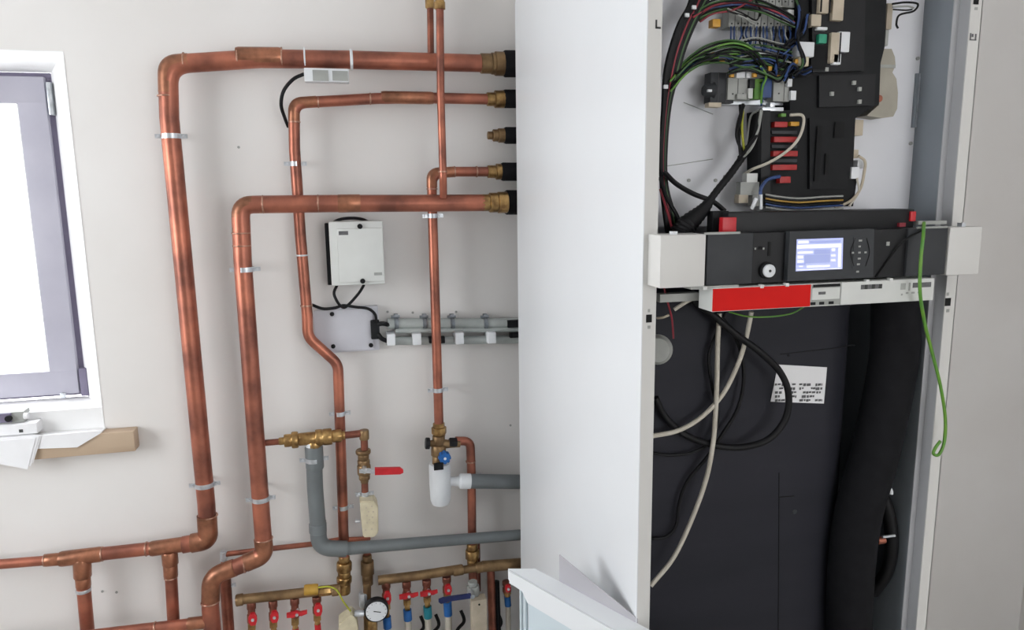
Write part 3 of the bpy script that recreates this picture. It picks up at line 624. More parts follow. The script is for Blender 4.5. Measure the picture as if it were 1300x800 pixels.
# ================================================================ CABINET
F_ = 1.355; FY_ = F_*S; BP = 1.47
xl = P(817, 340, F_).x; xr = P(1230, 200, F_).x
zt = EYE+.44; yb = 2.40*S
cab = thing('heat_pump_cabinet', 'tall open white heat pump cabinet with electronics above a dark insulated tank', 'heating unit', Vector(((xl+xr)/2, FY_+.3, 0)))
zc = P(657, 4, 2.29).z
bm = bmesh.new(); y1_ = yb
poly_prism(bm, [(xl-.0015, FY_, .04), (xl-.0015, y1_, .04), (xl-.0015, y1_, zc), (xl-.0015, y1_-.04, zc+.035), (xl-.0015, FY_, zt)], Vector((.0015, 0, 0)))
link('side_panel', bm, SHEET, cab, label='large white outer side panel')
fw = P(834, 340, F_).x - P(817, 340, F_).x   # width of the front upright faces
def upright(x0, x1, inner):
    bm = bmesh.new(); add_box(bm, x0, x1, FY_, FY_+.002, .04, zt)
    if inner > 0: add_box(bm, x1-.002, x1, FY_+.002, FY_+.022, .04, zt)
    return bm
lf = link('front_upright', upright(xl, xl+fw, 1), SHEET2, cab)
rf = link('front_upright', upright(xr-fw, xr, 0), SHEET2, cab)
# right upright: return, inner flange, inner side wall
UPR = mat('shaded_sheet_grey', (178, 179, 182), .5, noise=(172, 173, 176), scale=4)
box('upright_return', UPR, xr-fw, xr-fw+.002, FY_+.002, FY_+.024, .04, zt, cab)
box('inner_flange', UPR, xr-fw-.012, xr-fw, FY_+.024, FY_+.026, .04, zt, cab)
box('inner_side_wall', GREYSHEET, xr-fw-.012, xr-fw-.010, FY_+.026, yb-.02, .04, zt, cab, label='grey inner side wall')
box('outer_side_panel', SHEET, xr-.0015, xr, FY_, yb, .04, zt, cab)
box('rear_sheet', GALV, xl, xr, yb-.002, yb, .04, zt, cab)
box('top_sheet', SHEET, xl, xr, FY_, yb, zt, zt+.002, cab); box('base_sheet', SHEET2, xl, xr, FY_, yb, .03, .04, cab)
# back plate in the upper compartment
zb = P(1000, 270, BP).z
bpx1 = P(1164, 200, BP).x
bpl = box('back_plate', GALV, xl+.004, bpx1, BP*S, BP*S+.0015, zb-.02, zt-.005, cab, label='pale grey mounting plate behind the electronics')
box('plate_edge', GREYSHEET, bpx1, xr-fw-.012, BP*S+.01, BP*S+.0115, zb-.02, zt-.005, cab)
pbox('plate_slot', GREYSHEET, 1161, 93, 1165, 162, BP-.005, .004, bpl); pbox('plate_slot', STEEL, 1165, 93, 1167.5, 162, BP-.006, .004, bpl)
for x, y in [(1166, 74), (1157, 182), (875, 229), (909, 229), (921, 224)]:
    a = P(x, y, BP-.004); cyl('screw', GREYP, a, a+Vector((0, .004, 0)), rad(2.2, a), bpl, 8)
# seams in the back plate
wire('seam_crease', GREYP, [(846, 211), (905, 202)], .5, bpl, d=BP-.001, n=1); wire('seam_crease', GREYP, [(868, 130), (905, 145)], .5, bpl, d=BP-.001, n=1)
# holes in the uprights
for (x, y, s, u) in [(824, 404.5, 1, lf), (1203.5, 383.5, 1, rf), (1239.5, 1, .9, rf)]:
    pbox('lock_hole', HOLE, x-3.6*s, y-5*s, x+3.6*s, y+5*s, F_-.001, .0006, u, label='black square lock hole')
    pbox('rivet_mark', GREYP, x-1.3, y-12*s, x+1.3, y-8*s, F_-.001, .0006, u); pbox('rivet_mark', GREYP, x-1.8, y+9*s, x+1.8, y+13*s, F_-.001, .0006, u)
pbox('corner_tab', INKD, 832.3, 25, 834.4, 36, F_-.001, .0006, lf); pbox('corner_tab', INKD, 832.3, 34, 839, 36.5, F_-.001, .0006, lf)
for q in [(1231.5, 42, 1233, 51), (1238, 43, 1239.6, 51), (1231.5, 50, 1239.6, 51.3), (1234, 43, 1236, 47)]: pbox('slot_mark', PRINT, *q, F_-.001, .0006, rf)
# the tank
tx0, tx1 = xl+.004, P(1076, 560, 1.50).x; ty0, ty1 = 1.45*S, 1.45*S+.50; tz1 = P(960, 372, 1.47).z
bm = bmesh.new(); pts = []
def arc(cx, cy, r, a0, a1, n=8): return [(cx+r*math.cos(math.radians(a0+(a1-a0)*k/n)), cy+r*math.sin(math.radians(a0+(a1-a0)*k/n))) for k in range(n+1)]
R_ = .09
pts = arc(tx1-R_, ty0+R_, R_, -90, 0)+arc(tx1-R_, ty1-R_, R_, 0, 90)+arc(tx0+.03, ty1-.03, .03, 90, 180)+arc(tx0+.03, ty0+.03, .03, 180, 270)
poly_prism(bm, [(x, y, .06) for x, y in pts], Vector((0, 0, tz1-.06)))
tank = link('insulated_tank', bm, FOAM, cab, smooth=True, label='dark foam-jacketed tank')
wire('jacket_seam', CABLE, [(989, 600), (989, 632), (988, 800), (988, 900)], .7, tank, d=1.45, n=1); wire('jacket_seam', CABLE, [(989, 631.5), (1008, 630)], 1, tank, d=1.45, n=1)
wire('jacket_seam', CABLE, [(1085, 438), (1060, 442), (990, 450)], .6, tank, d=1.45, n=1)
a = P(1009, 650, 1.449); lathe('dimple', CHAR, a+Vector((0, .003, 0)), a+Vector((0, -.001, 0)), [(0, .006), (1, .004)], tank, 10)
a = P(1001, 451.5, 1.449); cyl('dimple', HOLE, a+Vector((0, .002, 0)), a+Vector((0, -.001, 0)), .0022, tank, 8)
# white sticker with print
ls = ppoly('tank_label', PAPER, [(988, 463), (1050, 466.5), (1046, 512.5), (978.5, 510)], 1.447, .001, cab, label='white printed sticker on the tank')
bm = bmesh.new(); random.seed(3)
for k in range(5):
    y = 487+k*5
    for x0_, x1_ in ((984, 1011), (1015, 1044)):
        x = x0_
        while x < x1_:
            wd = random.uniform(1.5, 5)
            if random.random() < .8: add_pbox(bm, x, y, min(x+wd, x1_), y+random.uniform(2, 3.4), 1.4455, .0005)
            x += wd+random.uniform(.5, 1.6)
link('print', bm, PRINT, ls)
# insulated hoses right of the tank
wire('insulated_hose', RUBBER, [(1138, 372, 1.425), (1134, 460, 1.425), (1112, 570, 1.42), (1090, 650, 1.42), (1080, 730, 1.42), (1076, 870, 1.43), (1070, 1080, 1.43)], 28, cab, 22)
wire('insulated_hose', CABLE, [(1108, 610, 1.45), (1126, 645, 1.43), (1132, 690, 1.42), (1126, 725, 1.43), (1108, 752, 1.46)], 8, cab, 14)
q = P(1119, 686, 1.405); c1 = cyl('copper_stub', COPPER, q+Vector((-.01, 0, 0)), q+Vector((.006, 0, 0)), .007, cab, 14); cyl('bleed_screw', STEEL, P(1120, 682, 1.40), P(1136, 680, 1.40), .0028, c1, 8)
a = P(1131, 624, 1.40); lathe('sensor_tip', WPL, a+Vector((0, 0, -.005)), a+Vector((0, 0, .006)), [(0, .0045), (.5, .0045), (1, .002)], cab, 10)
# round white pot at the left
a = P(836, 446, 1.43); b = P(836, 446, 1.37)
lathe('expansion_cap', GREYP, P(834, 443, 1.45), P(835, 445, 1.375), [(0, .026), (.4, .0265), (.45, .0235), (.9, .0235), (1, .02)], cab, 28, label='round pale cap at the left of the tank')

# ---- black module column in the upper compartment
md = ppoly('relay_module', BLACKM, [(1014, -60), (1128, -60), (1123, 60), (1118, 80), (1116, 132), (1096, 143), (1086, 150), (1083, 214), (1088, 228), (1083, 262), (966, 262), (966, 140), (1003, 140), (1003, 96), (1014, 90)], 1.415, .045, cab, label='black plastic relay module column')
ppoly('module_cover', BLACKP, [(1030, -60), (1100, -60), (1097, 90), (1032, 92)], 1.405, .01, md)
ppoly('module_cover', BLACKP, [(1040, 96), (1112, 94), (1110, 134), (1040, 136)], 1.408, .01, md)
ppoly('module_cover', BLACKM, [(1028, 150), (1080, 150), (1076, 240), (1028, 240)], 1.408, .01, md)
ppoly('module_rail', BLACKP, [(967, 140), (978, 140), (978, 262), (966, 262)], 1.405, .01, md)
for q in [(1030, 58, 1050, 88), (1036, 160, 1042, 230), (1060, 155, 1072, 175), (1048, 195, 1052, 222)]: pbox('cover_slot', HOLE, *q, 1.4035, .002, md)
for x, y in [(1092, 113), (1092, 129), (1057, 119), (1050, 88), (1085, 105)]: pbox('terminal_screw', GREYP, x-2, y-2.5, x+2, y+2.5, 1.403, .004, md)
for q, m_ in [((1041, -20, 1053, 17), BEIGE), ((1058, -20, 1072, 26), BEIGE), ((1030, 18, 1043, 33), BEIGE), ((1065, 40, 1079, 66), WPL), ((1055, 41, 1066, 80), BEIGE), ((1058, 68, 1068, 82), WPL), ((1038, 34, 1051, 38), WPL), ((1040, 43, 1050, 55), GREENP), ((1014, 53, 1034, 72), WPL), ((1015, 72, 1027, 84), CREAM)]:
    pbox('plug_connector', m_, *q, 1.395, .02, md, .0015)
for q in [(1053, -10, 1055, 16), (1066, 41, 1067.5, 79), (1042, -10, 1044, 15)]: pbox('connector_gap', HOLE, *q, 1.394, .001, md)
# red edge connectors, each in its own slot
RC = []
for (x0, x1, y0, y1) in [(983.5, 1000, 154.5, 161.5), (983, 1012, 173.5, 180.5), (982, 1013, 191.5, 198.5), (981, 1012, 209, 216), (990, 1004, 224, 232.5)]:
    r_ = pbox('red_connector', REDC, x0, y0, x1, y1, 1.398, .012, md, .001)
for y in (166, 184, 202): pbox('slot_rail', CHAR, 980, y, 1012, y+4, 1.403, .004, md)
pbox('amber_connector', ORANGE, 1004, 154.5, 1015, 160, 1.4, .01, md, .001)
pbox('green_tab', GREENW, 992, 144, 998, 148, 1.4, .01, md)
# side items of the module
ppoly('fan_housing', mat('warm_grey_plastic', (170, 165, 152), .6, noise=(158, 153, 140), scale=25), [(1117, 62), (1132, 62), (1136, 72), (1137, 83), (1133, 92), (1138, 100), (1140, 118), (1139, 138), (1134, 148), (1120, 150), (1100, 147), (1116, 133)], 1.43, .03, cab, label='beige rounded housing right of the black module')
pbox('housing_rib', GREYP, 1114, 82, 1137, 86, 1.428, .01, cab); a = P(1117, 125, 1.425); lathe('housing_screw', COPPER_D, a+Vector((0, .008, 0)), a, [(0, .008), (1, .006)], cab, 12)
pbox('plug_connector', BEIGE, 1126, 4, 1133, 37, 1.43, .02, cab, .001); pbox('plug_connector', GREYP, 1124, 38, 1128, 58, 1.43, .02, cab, .001)
pbox('plug_connector', BEIGE, 1083, 152, 1096, 172, 1.43, .02, cab, .001); pbox('plug_connector', BEIGE, 1079, 190, 1090, 201, 1.42, .02, cab, .001); pbox('plug_connector', WPL, 1081, 212, 1091, 227, 1.41, .02, cab, .001); pbox('plug_connector', WPL, 1089, 203, 1096, 214, 1.42, .02, cab, .001)
for pix, m_, rp in [([(1133, 5), (1150, 3), (1165, 5), (1160, 14), (1142, 19), (1138, 30), (1140, 36)], CABLE, 1.3), ([(1133, 9), (1152, 8), (1160, 10)], GREYP, 1.2), ([(1134, 12), (1150, 13), (1158, 12)], CABLE, 1), ([(1090, 198), (1098, 205), (1097, 220), (1092, 240), (1080, 255), (1060, 264)], BEIGE, 1.8), ([(1088, 226), (1090, 244), (1078, 262)], WHITEW, 1.4)]:
    wire('wire', m_, pix, rp, cab, d=1.41)
# ---- terminal blocks
def terminal_row(name, x0, x1, y0, y1, n, m_, d=1.43, t=.022, lab=None):
    r_ = pbox(name, m_, x0, y0, x1, y1, d, t, cab, .001, label=lab)
    for k in range(n):
        x = x0+(x1-x0)*(k+.5)/n
        if k: pbox('divider', PRINT, x0+(x1-x0)*k/n-.3, y0+1, x0+(x1-x0)*k/n+.3, y1-1, d-.001, .001, r_)
        a = P(x, y0+(y1-y0)*.72, d-.001); cyl('terminal_screw', INKD, a, a+Vector((0, .002, 0)), rad(1.1, a), r_, 6)
    return r_
terminal_row('terminal_block', 925, 1008, 14, 36, 10, GREYP, lab='grey terminal block under the arching wires'); terminal_row('terminal_block', 935, 1010, -14, 8, 9, GREYP)
terminal_row('fuse_block', 902, 932, 92, 131, 3, CHAR, 1.425); terminal_row('fuse_block', 924, 950, 99, 127, 2, GREYP, 1.418); terminal_row('fuse_block', 982, 1010, 92, 129, 2, GREYP, 1.418)
pbox('din_rail', STEEL, 898, 127, 1008, 133, 1.44, .006, cab); a = P(897, 115, 1.425); b = P(906, 115, 1.425)
lathe('rotary_knob', CHAR, P(893, 115, 1.43), P(905, 115, 1.43), [(0, .008), (.2, .011), (.8, .012), (1, .014)], cab, 14); pbox('knob_mark', WPL, 899, 113.5, 904, 116.5, 1.40, .004, cab)
for q, m_ in [((935, 90, 946, 99), WPL), ((948, 90, 957, 99), WPL), ((950, 112, 956, 125), BOXW), ((958, 100, 969, 126), GREENW), ((969, 98, 980, 124), BLUEW), ((952, 100, 959, 112), BLACKP), ((1004, 115, 1011, 127), WPL), ((1000, 100, 1006, 110), WPL), ((963, 103, 972, 107), GREENW), ((936, 119, 948, 126), GREYP), ((968, 136, 995, 141), STEEL), ((978, 130, 984, 136), STEEL), ((900, 130, 916, 136), BEIGE), ((926, 58, 952, 64), BOXW), ((962, 66, 974, 72), WPL), ((940, 231, 964, 248), GREYP), ((938, 247, 950, 258), BEIGE), ((955, 246, 966, 262), GREYP), ((948, 220, 962, 232), BOXW), ((1000, 12, 1008, 30), BOXW), ((905, 24, 915, 34), ORANGE), ((905, 66, 914, 70), OCHRE)]:
    pbox('wiring_component', m_, *q, 1.41, .015, cab, .001)
for x, y in [(930, 95), (959, 95), (978, 87), (989, 95), (918, 77), (1012, 78)]: pbox('orange_lug', ORANGE, x-2.4, y-3, x+2.4, y+3, 1.40, .006, cab, .001)
# blue and grey drop wires beneath the upper terminals
random.seed(11)
for k in range(20):
    x = 928+k*4.1; m_ = [BLUEW, BLUEW, GREYP, BLUEW, CABLE][k % 5]
    wire('drop_wire', m_, [(x, 34, 1.425), (x+random.uniform(-2, 2), 44, 1.41), (x+random.uniform(-3, 3), 54, 1.415), (x+random.uniform(-6, 6), 66, 1.42)], 1.1, cab, 6)
# arching wires
def arcs(n, base, m_list, spread, rp, d0=1.40, nm='wire', jx=2.):
    for k in range(n):
        s = (k/(max(1, n-1))-.5)*spread
        wire(nm, m_list[k % len(m_list)], [(x+random.uniform(-jx, jx), y+s+random.uniform(-1, 1), d0+random.uniform(-.012, .012)) for x, y in base], rp, cab, 6)
arcs(9, [(852, 108), (872, 84), (900, 67), (930, 60), (955, 68), (972, 90)], [GREEND, CABLE, GREENW, CABLE, GREEND, CABLE], 18, 1.3)
arcs(6, [(858, 100), (885, 78), (915, 74), (945, 80), (970, 76), (995, 82)], [CABLE, GREEND, BLUEW, CABLE], 12, 1.3)
arcs(7, [(880, 22), (905, 8), (935, 4), (965, 8), (990, 18), (1008, 28)], [CABLE, GREEND, CABLE, REDW, BLUEW], 14, 1.2)
arcs(4, [(888, 24), (905, 14), (930, 8), (955, -6)], [REDW, CABLE, GREEND, REDW], 9, 1.2)
arcs(4, [(925, 12), (945, 20), (960, 28), (966, 14), (960, 2)], [CABLE, GREYP], 6, 1.0)
arcs(6, [(940, 62), (960, 58), (985, 64), (1004, 68)], [GREYP, CABLE, GREEND, BLUEW, CABLE], 22, 1.1)
arcs(10, [(925, 84), (950, 78), (975, 86), (990, 92), (1000, 80)], [CABLE, BLUEW, CABLE, GREEND, CABLE], 22, 1.3)
arcs(6, [(1010, -5), (1016, 20), (1012, 50), (1020, 80), (1008, 96)], [CABLE, BLUEW, CABLE, GREEND], 4, 1.6)
arcs(5, [(985, 92), (988, 72), (1000, 60), (1018, 44), (1026, 20)], [CABLE, BLUEW, CABLE], 8, 1.4)
arcs(5, [(996, 100), (1006, 84), (1018, 92), (1030, 88)], [CABLE, BLUEW], 10, 1.4)
arcs(3, [(968, 132), (968, 112), (972, 96), (966, 84)], [BLUEW, GREENW], 3, 1.3)
# cable bundle down the left side
random.seed(5)
for k in range(9):
    o_x = (k-4)*2.4
    wire('bundle_cable', [CABLE, CABLE, CABLE, CABLE, REDW, CABLE, CABLE, GREEND, CABLE][k],
         [(895+o_x*1.3, -20, 1.41), (884+o_x, 8, 1.40), (872+o_x, 30, 1.395), (860+o_x*.9, 62, 1.395), (852+o_x*.8, 95, 1.40), (846+o_x*.4, 135, 1.41), (842+o_x*.3, 190, 1.42), (843+o_x*.3, 235, 1.42), (850+o_x*.6, 275, 1.41), (853+o_x*.5, 300, 1.41)], 3.0, cab, 7)
for x, y in [(873, 19), (882, 9), (846, 110)]: pbox('bundle_tie', WPL, x-3, y-2.5, x+2.5, y+2.5, 1.385, .004, cab, .001)
wire('cable', CABLE, [(843, 218, 1.41), (858, 233, 1.40), (880, 246, 1.39), (905, 256, 1.39), (920, 268, 1.39)], 3.2, cab, 8)
wire('cable', CABLE, [(838, 225, 1.40), (846, 250, 1.39), (860, 275, 1.39), (868, 300, 1.39)], 2.6, cab, 8)
wire('cable', REDW, [(838, 240, 1.40), (845, 262, 1.39), (853, 290, 1.39)], 1.5, cab, 6)
# corrugated conduit: tapering black hose
pts = catmull([P(x, y, d) for x, y, d in [(945, 196, 1.41), (928, 220, 1.40), (908, 245, 1.39), (893, 266, 1.385), (872, 286, 1.38), (862, 304, 1.38)]], 10)
rr = []
for k in range(len(pts)):
    t = k/(len(pts)-1); base = rad(4.6+11*min(1, max(0, (t-.45)*2.2)), pts[k]); rr.append(base*(1+.05*(1 if k % 2 else -1)))
tube('corrugated_hose', CABLE, pts, rr, cab, 16, label='black corrugated cable hose')
arcs(5, [(966, 140), (960, 165), (952, 185), (940, 200)], [CABLE, CABLE, GREYP, CABLE], 3, 2.0, 1.40, jx=3)
arcs(3, [(942, 132), (938, 155), (938, 175), (942, 198)], [CABLE, CABLE], 2, 1.9, 1.40, jx=3)
wire('wire', YELW, [(943, 140, 1.41), (942, 165, 1.40), (945, 196, 1.40)], 1.6, cab, 6)
wire('wire', GREYP, [(965, 140, 1.41), (953, 148, 1.42), (948, 180, 1.41), (943, 200, 1.41)], 1.4, cab, 6)
wire('white_cable', WHITEW, [(1003, 146, 1.395), (1019, 147, 1.39), (1019, 163, 1.39), (1011, 180, 1.39), (995, 195, 1.39), (975, 207, 1.395), (955, 215, 1.41), (944, 222, 1.43)], 1.9, cab, 8, label='braided white sensor cable')
wire('wire', BLUEW, [(966, 258, 1.39), (966, 240, 1.39), (975, 228, 1.39), (990, 224, 1.395)], 2.2, cab, 7)
cyl('white_ferrule', WPL, P(966, 266, 1.385), P(966, 247, 1.385), rad(2.2, P(966, 255, 1.39)), cab, 10); cyl('white_ferrule', WPL, P(954, 266, 1.385), P(960, 252, 1.385), rad(2.4, P(957, 255, 1.39)), cab, 10)
for k, (y, m_) in enumerate([(247, GREYP), (252, OCHRE), (256, CABLE), (259, BLUEW), (263, GREYP), (250, CABLE)]):
    wire('wire', m_, [(972, y, 1.395), (990, y+3, 1.39), (1015, y+5, 1.395), (1045, y+3, 1.395), (1070, y+2, 1.4)], 1.3, cab, 6)

# ================================================================ control panel bar
BD = 1.298
bar = thing('control_unit', 'horizontal control panel bar with a lit screen across the cabinet front', 'control panel', P(1030, 330, BD))
def pq(name, m_, pix, d, t, par=bar, **k): return ppoly(name, m_, pix, d, t, par, **k)
def bary(x, top=True):    # the bar's edges follow one level line each, put on plane BD
    return 299.2-.0288*(x-838) if top else 365.5-.0405*(x-838)
def barbox(name, m_, x0, x1, d=BD, t=.04, ytop=0, ybot=0, par=bar, bev=.0, **k):
    X0, X1 = P(x0, 332, d).x, P(x1, 332, d).x; zt_ = P(1030, bary(1030), BD).z; zb_ = P(1030, bary(1030, False), BD).z
    return box(name, m_, X0, X1, d*S, d*S+t, zb_+ybot, zt_-ytop, par, bev, **k)
barbox('end_cap', SHEET2, 838, 895.5, t=.0465, bev=.002, label='white end of the bar')
barbox('fascia', CHAR, 897.5, 955.5, d=BD+.002, t=.03, ybot=.001, bev=.001)
pn = barbox('black_panel', BLACKP, 955.5, 1151, d=BD+.008, t=.03, ytop=.001, ybot=.001)
barbox('fascia', CHAR, 1151, 1200, d=BD+.002, t=.03, ybot=.002, bev=.001)
barbox('end_cap', SHEET2, 1203, 1243.5, t=.03, bev=.002, label='white end of the bar')
# top lip strips and black trough behind
pbox('top_lip', GREYP, 895, 294.6, 940, 297.6, BD, .003, bar); pbox('top_lip', GREYP, 1165, 287.5, 1203, 290, BD, .003, bar)
X0, X1 = P(921, 285, 1.345).x, P(1156, 280, 1.345).x
tr_ = box('black_trough', BLACKP, X0, X1, 1.335*S, 1.40*S, P(1040, 297, 1.345).z, P(1040, 267.5, 1.345).z, bar, .003, label='black tray behind the bar')
pbox('tray_lug', BLACKM, 905, 268, 925, 298, 1.36, .02, tr_, .001)
pbox('red_clip', RED, 917.5, 276, 935, 297, 1.325, .012, bar, .001, label='red clip on the black tray'); pbox('red_clip', RED, 1156.5, 268.5, 1163, 281, 1.33, .01, bar, .001); pbox('red_clip', REDW, 1142, 283, 1150, 288, 1.328, .006, bar)
pbox('white_stub', WPL, 853.5, 294, 860, 302, 1.31, .01, bar)
pbox('grey_strip', GREYP, 1166, 280.5, 1202, 285, 1.33, .01, bar); pbox('grey_strip', STEEL, 1221, 283, 1226, 289, 1.31, .01, bar)
# display module
disp = ppoly('display_module', CHAR, [(1003, 294), (1110, 290.5), (1108.5, 352), (999.5, 357)], BD-.006, .012, bar, label='charcoal display module')
sc = ppoly('screen', SCREEN, [(1012, 304), (1070.5, 302), (1069.5, 341.5), (1010.5, 344.5)], BD-.0075, .002, bar, label='lit lilac-white screen')
def scr(x0, y0, x1, y1, m_, d=BD-.0083):
    f = lambda x, y: (1010.3+x+(1-y/41)*1.2, 303.8+y-.034*x)
    ppoly('screen_row', m_, [f(x0, y0), f(x1, y0), f(x1, y1), f(x0, y1)], d, .0004, sc)
for q in [(2, 2.5, 15, 5.5), (1, 7.5, 57, 12), (2, 16, 21, 18.5), (2, 21, 9, 24.5), (2, 27, 9.5, 30), (4, 34, 9, 35.5), (14, 34, 43, 36.5), (45, 13.5, 49, 16.5), (44.5, 21, 50, 23.5), (44.5, 27, 50, 29.5), (53.5, 13, 57, 37), (1, 38.5, 58, 39.5)]: scr(*q, SCRW)
for q in [(17, 3, 56, 5.8), (23, 14, 43, 20), (11, 20.5, 43, 31), (1, 31, 12, 33)]: scr(*q, SCRV)
# keypad
kp = ppoly('keypad', CHAR, [(1084, 301.5), (1100, 301), (1098.5, 340), (1082.5, 341)], BD-.0072, .002, bar)
for x, y, w_ in [(1092.5, 305.5, 4), (1091.5, 313, 2.6), (1091.3, 320.8, 2.8), (1083, 321, 2.4), (1099, 320.5, 2.6), (1091, 328.4, 3.4), (1090, 335.6, 3.4), (1089, 345, 3)]:
    pbox('key_mark', GREYP, x-w_/2, y-1.1, x+w_/2, y+1.1, BD-.0082, .001, kp)
for pix in [[(1086, 302), (1080, 320), (1084, 338)], [(1100, 302), (1104, 320), (1099, 338)]]: wire('key_groove', HOLE, pix, .5, kp, d=BD-.0068)
# gauge button on the black panel
c = P(974, 343.5, BD+.004); bk = lathe('round_button', BLACKM, c+Vector((0, .01, 0)), c+Vector((0, -.004, 0)), [(0, rad(11.5, c)), (.9, rad(10.5, c)), (1, rad(9, c))], bar, 28)
bt = lathe('button_face', WPL, c+Vector((0, 0, 0)), c+Vector((0, -.008, 0)), [(0, rad(8.6, c)), (.9, rad(8.2, c)), (1, rad(7.2, c))], bar, 24)
cyl('button_centre', INKD, c+Vector((0, -.007, 0)), c+Vector((0, -.0088, 0)), rad(1.8, c), bt, 10)
pbox('panel_slot', HOLE, 975, 307, 978.5, 325, BD+.007, .001, pn); pbox('panel_mark', HOLE, 963, 313, 968, 317, BD+.007, .001, pn)
for x in (959, 969.5): pbox('panel_mark', GREYP, x-1, 314.5, x+1, 317, BD+.0068, .001, pn)
pbox('panel_mark', GREYP, 1125.5, 307, 1129.5, 312, BD+.007, .001, pn)
wire('panel_wire', HOLE, [(1112, 352, BD+.0065), (1130, 327, BD+.005), (1150, 304, BD-.002), (1172, 292, BD-.004)], 1.3, bar)
# tray under the bar
TD = 1.292
tz = lambda x, top: (365.6 if top else 397.0)-(.0415 if top else .0575)*(x-905)
def traybox(name, m_, x0, x1, d=TD, t=.045, a=0., b=0., par=bar, bev=0., **k):
    X0, X1 = P(x0, 375, d).x, P(x1, 375, d).x; z1_ = P(1040, tz(1040, True), TD).z; z0_ = P(1040, tz(1040, False), TD).z
    return box(name, m_, X0, X1, d*S, d*S+t, z0_+a*(z1_-z0_), z1_-b*(z1_-z0_), par, bev, **k)
tr2 = traybox('lower_tray', BOXW, 905, 1185, d=TD+.002, t=.046, bev=.001, label='white tray under the bar')
rl = traybox('red_sticker', REDL, 905.5, 1029, d=TD+.0005, t=.002, a=.03, b=.03, label='plain red sticker on the tray')
traybox('socket_recess', GREYP, 1031, 1067.5, d=TD+.0005, t=.002, a=.05, b=.1); traybox('recess_slot', HOLE, 1032, 1066, d=TD-.0002, t=.001, a=.84, b=.04); traybox('socket_recess', BOXW, 1031, 1066, d=TD-.0006, t=.001, a=.3, b=.2)
for x in (1033, 1044, 1056): traybox('socket', BLACKM, x-3, x+3, d=TD-.0008, t=.001, a=.08, b=.8)
traybox('recess_mark', PRINT, 1039, 1048, d=TD-.001, t=.001, a=.52, b=.36); traybox('tray_cover', BOXW, 1068, 1184, d=TD-.0015, t=.003, a=.02, b=.0, bev=.0005)
for k in range(6): traybox('print_mark', INKD if k % 2 else PRINT, 1092.5+k*4.5, 1096.6+k*4.5, d=TD-.0022, t=.0008, a=.66, b=.14)
for q in [(1143, 1149, .56, .16), (1153, 1155, .5, .14), (1158, 1181, .62, .16), (1144, 1146, .3, .62), (1150, 1153, .36, .56), (1157, 1161, .36, .56), (1165, 1169, .36, .56)]: traybox('print_mark', PRINT if q[0] > 1156 and q[2] > .5 else GREYP, q[0], q[1], d=TD-.0022, t=.0008, a=q[2], b=q[3])
for x, y in [(968, 363.5), (1000, 361.5), (1102, 357), (1132, 355.5), (896, 366)]: pbox('tray_clip', BOXW, x-2, y-2, x+2, y+2.5, TD-.002, .008, bar, .0005)
pbox('tray_top_strip', GREYP, 878, 363, 938, 366.5, TD+.004, .03, bar)
pbox('under_bracket', GREYP, 838, 373, 888, 383, 1.36, .02, cab); wire('cable', WHITEW, [(884, 377, 1.37), (870, 384, 1.37), (856, 393, 1.38)], 2.6, cab)

# loose cables in front of the tank
LC = 'loose cables hanging in front of the tank'
def loose(lab, m_, pix, rp, seg=10, n=8): return tag(wire('hanging_cable', m_, pix, rp, None, seg, n=n), lab, 'cable', LC)
loose('thick black cable making the wide loop across the tank sticker', CABLE, [(880, 382, 1.43), (905, 400, 1.42), (935, 425, 1.41), (965, 447, 1.40), (990, 472, 1.40), (1001, 500, 1.40), (997, 532, 1.40), (975, 558, 1.40), (940, 568, 1.41), (905, 565, 1.42), (870, 552, 1.43), (845, 530, 1.435), (832, 505, 1.435)], 4.3)
loose('thin black cable making the narrow inner loop left of the wide loop', CABLE, [(905, 392, 1.435), (928, 418, 1.43), (941, 450, 1.43), (944, 485, 1.43), (936, 520, 1.43), (918, 550, 1.43), (898, 580, 1.43), (872, 612, 1.435), (862, 640, 1.435), (858, 668, 1.435), (845, 682, 1.435), (828, 684, 1.435)], 2.3)
loose('thin black cable sagging lowest at the left edge of the tank', CABLE, [(828, 575, 1.435), (850, 578, 1.435), (880, 574, 1.43), (902, 560, 1.43), (912, 530, 1.435), (904, 490, 1.435), (900, 450, 1.435), (915, 412, 1.435), (922, 395, 1.435)], 2.0)
loose('white cable running straight down, then curving to the bottom left', WHITEW, [(913, 398, 1.425), (911, 440, 1.425), (910, 490, 1.42), (908, 530, 1.415), (905, 565, 1.405), (896, 610, 1.41), (878, 660, 1.41), (855, 708, 1.41), (826, 744, 1.40)], 3.1)
loose('white cable swinging from the tray to the left edge of the opening', WHITEW, [(954, 396, 1.40), (947, 430, 1.41), (937, 462, 1.42), (918, 500, 1.42), (890, 530, 1.42), (860, 547, 1.42), (826, 554, 1.41)], 3.0)
loose('thin magenta wire hanging at the left edge over the round cap', REDW, [(843, 366, 1.38), (848, 385, 1.37), (853, 405, 1.365), (855, 430, 1.365)], 1.2, 6)
loose('thin dark green wire sagging under the red sticker', GREENW, [(925, 396, 1.40), (950, 402, 1.38), (980, 402, 1.37), (1005, 398, 1.38), (1020, 390, 1.40)], 1.0, 6)
loose('pale wire stub above the round cap', BEIGE, [(834, 404, 1.40), (842, 403, 1.39), (849, 400, 1.39)], 1.6, 6)
t = tag(wire('earth_wire', GREENW, [(1173, 283, 1.31), (1172, 300, 1.275), (1169, 330, 1.27), (1168, 370, 1.265), (1174, 410, 1.29), (1184, 450, 1.31), (1194, 490, 1.32), (1200, 530, 1.325), (1199, 560, 1.325), (1192, 577, 1.325), (1185, 576, 1.325), (1188, 568, 1.325), (1194, 560, 1.325)], 2.0, None, 9, n=8), 'long green earth wire hanging over the right front upright', 'wire')

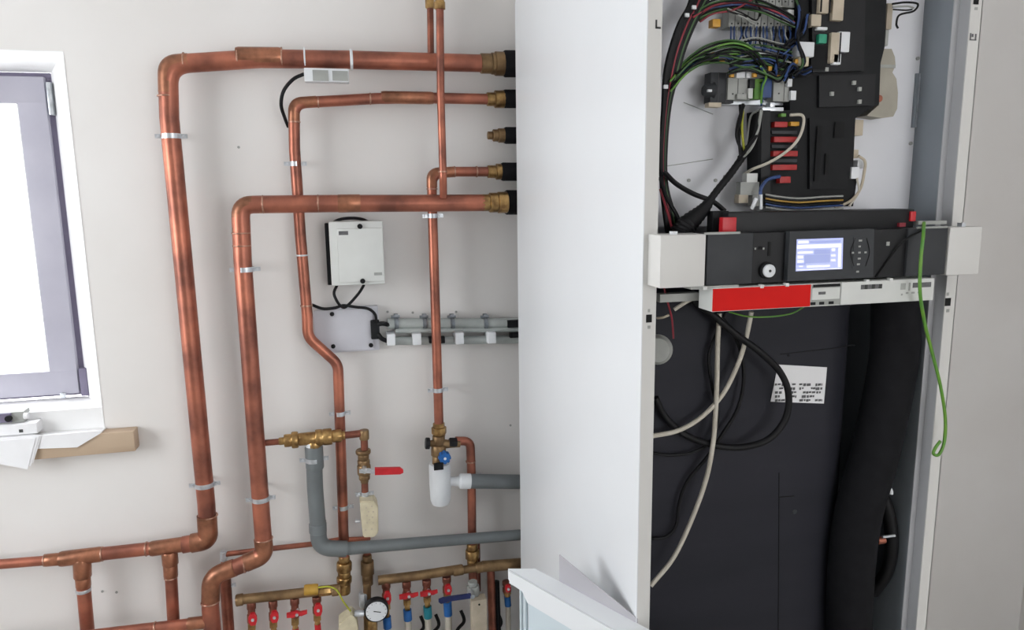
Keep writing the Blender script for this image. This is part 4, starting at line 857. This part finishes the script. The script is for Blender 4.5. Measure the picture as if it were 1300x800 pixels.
# ================================================================ white lidded case in the foreground
Hc = .935
A0, A1 = PZ(648, 725, Hc), PZ(778, 799, Hc); u = (A1-A0).normalized()
def at_z(p, z): return Vector((p.x, p.y, z))
zl = A0.z
tp = [PZ(645, 722, Hc), PZ(679, 722, Hc), PZ(710, 738, Hc), PZ(826, 800.5, Hc)]
tp.append(tp[-1]+u*.25); L = (tp[-1]-A0).dot(u); tp.append(A0+u*L)
wc = thing('white_storage_case', 'white lidded case standing in front of the cabinet side panel, its lid corner in view', 'case', at_z((A0+A1)/2, 0)+Vector((.05, 0, 0)))
bm = bmesh.new(); poly_prism(bm, tp, Vector((0, 0, -.004))); link('lid_top', bm, SHEET, wc)
# front lip of the lid: deep band with a chamfered left end
n_ = Vector((-u.y, u.x, 0)); n_ = n_ if n_.y < 0 else -n_
def PV(px, py, off=0.):
    "point on the upright plane through the lid's front edge, set back by off"
    r = ray(px, py); q = A0-n_*off; return CAM+r*((q-CAM).dot(n_)/r.dot(n_))
e0 = A0; ztop = zl
far = e0+u*L; lowc = PV(720, 800.5); f_low = Vector((far.x, far.y, lowc.z))
corner = PV(671, 765); f_low.z = corner.z
bm = bmesh.new(); poly_prism(bm, [at_z(e0, ztop), at_z(far, ztop), f_low, corner, PV(664, 750), PV(655, 744), PV(648, 740)], n_*.003)
link('lid_lip', bm, SHEET, wc)
bm = bmesh.new(); p0 = PV(648, 740); poly_prism(bm, [at_z(tp[0], ztop), at_z(e0, ztop), p0, Vector((tp[0].x, tp[0].y, p0.z+.003))], u*.002); link('lid_end', bm, SHEET, wc)
# body below, set back, with a rounded left corner and two upright ribs
CASEB = mat('pale_blue_white_plastic', (204, 216, 222), .45, noise=(198, 211, 218), scale=8)
b0 = PV(671, 790, .012); b1 = far-n_*.012-u*.01; wd = -n_*.022
bm = bmesh.new(); poly_prism(bm, [at_z(p, .02) for p in (b0, b1, b1+wd, b0+wd)], Vector((0, 0, corner.z+.01-.02))); link('case_body', bm, CASEB, wc)
for k, (px_, off, rr2) in enumerate([(667.5, .016, .0048), (662.5, .024, .0042)]):
    p0 = PV(px_, 790, off); cyl('upright_rib', CASEB, at_z(p0, .02), at_z(p0, corner.z+.02+.012*k), rr2, wc, 14)
# added grey triangle on the lid, shaped as the shadow on the side panel
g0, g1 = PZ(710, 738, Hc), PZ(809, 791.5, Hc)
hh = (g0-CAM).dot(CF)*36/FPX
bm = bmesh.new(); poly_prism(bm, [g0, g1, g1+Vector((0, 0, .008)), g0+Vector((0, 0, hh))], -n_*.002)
link('shadow_triangle', bm, mat('shadow_triangle_grey', (178, 176, 181), .6, noise=(170, 168, 174), scale=6), wc, label='added grey triangle standing in for the shadow above the back edge of the lid')
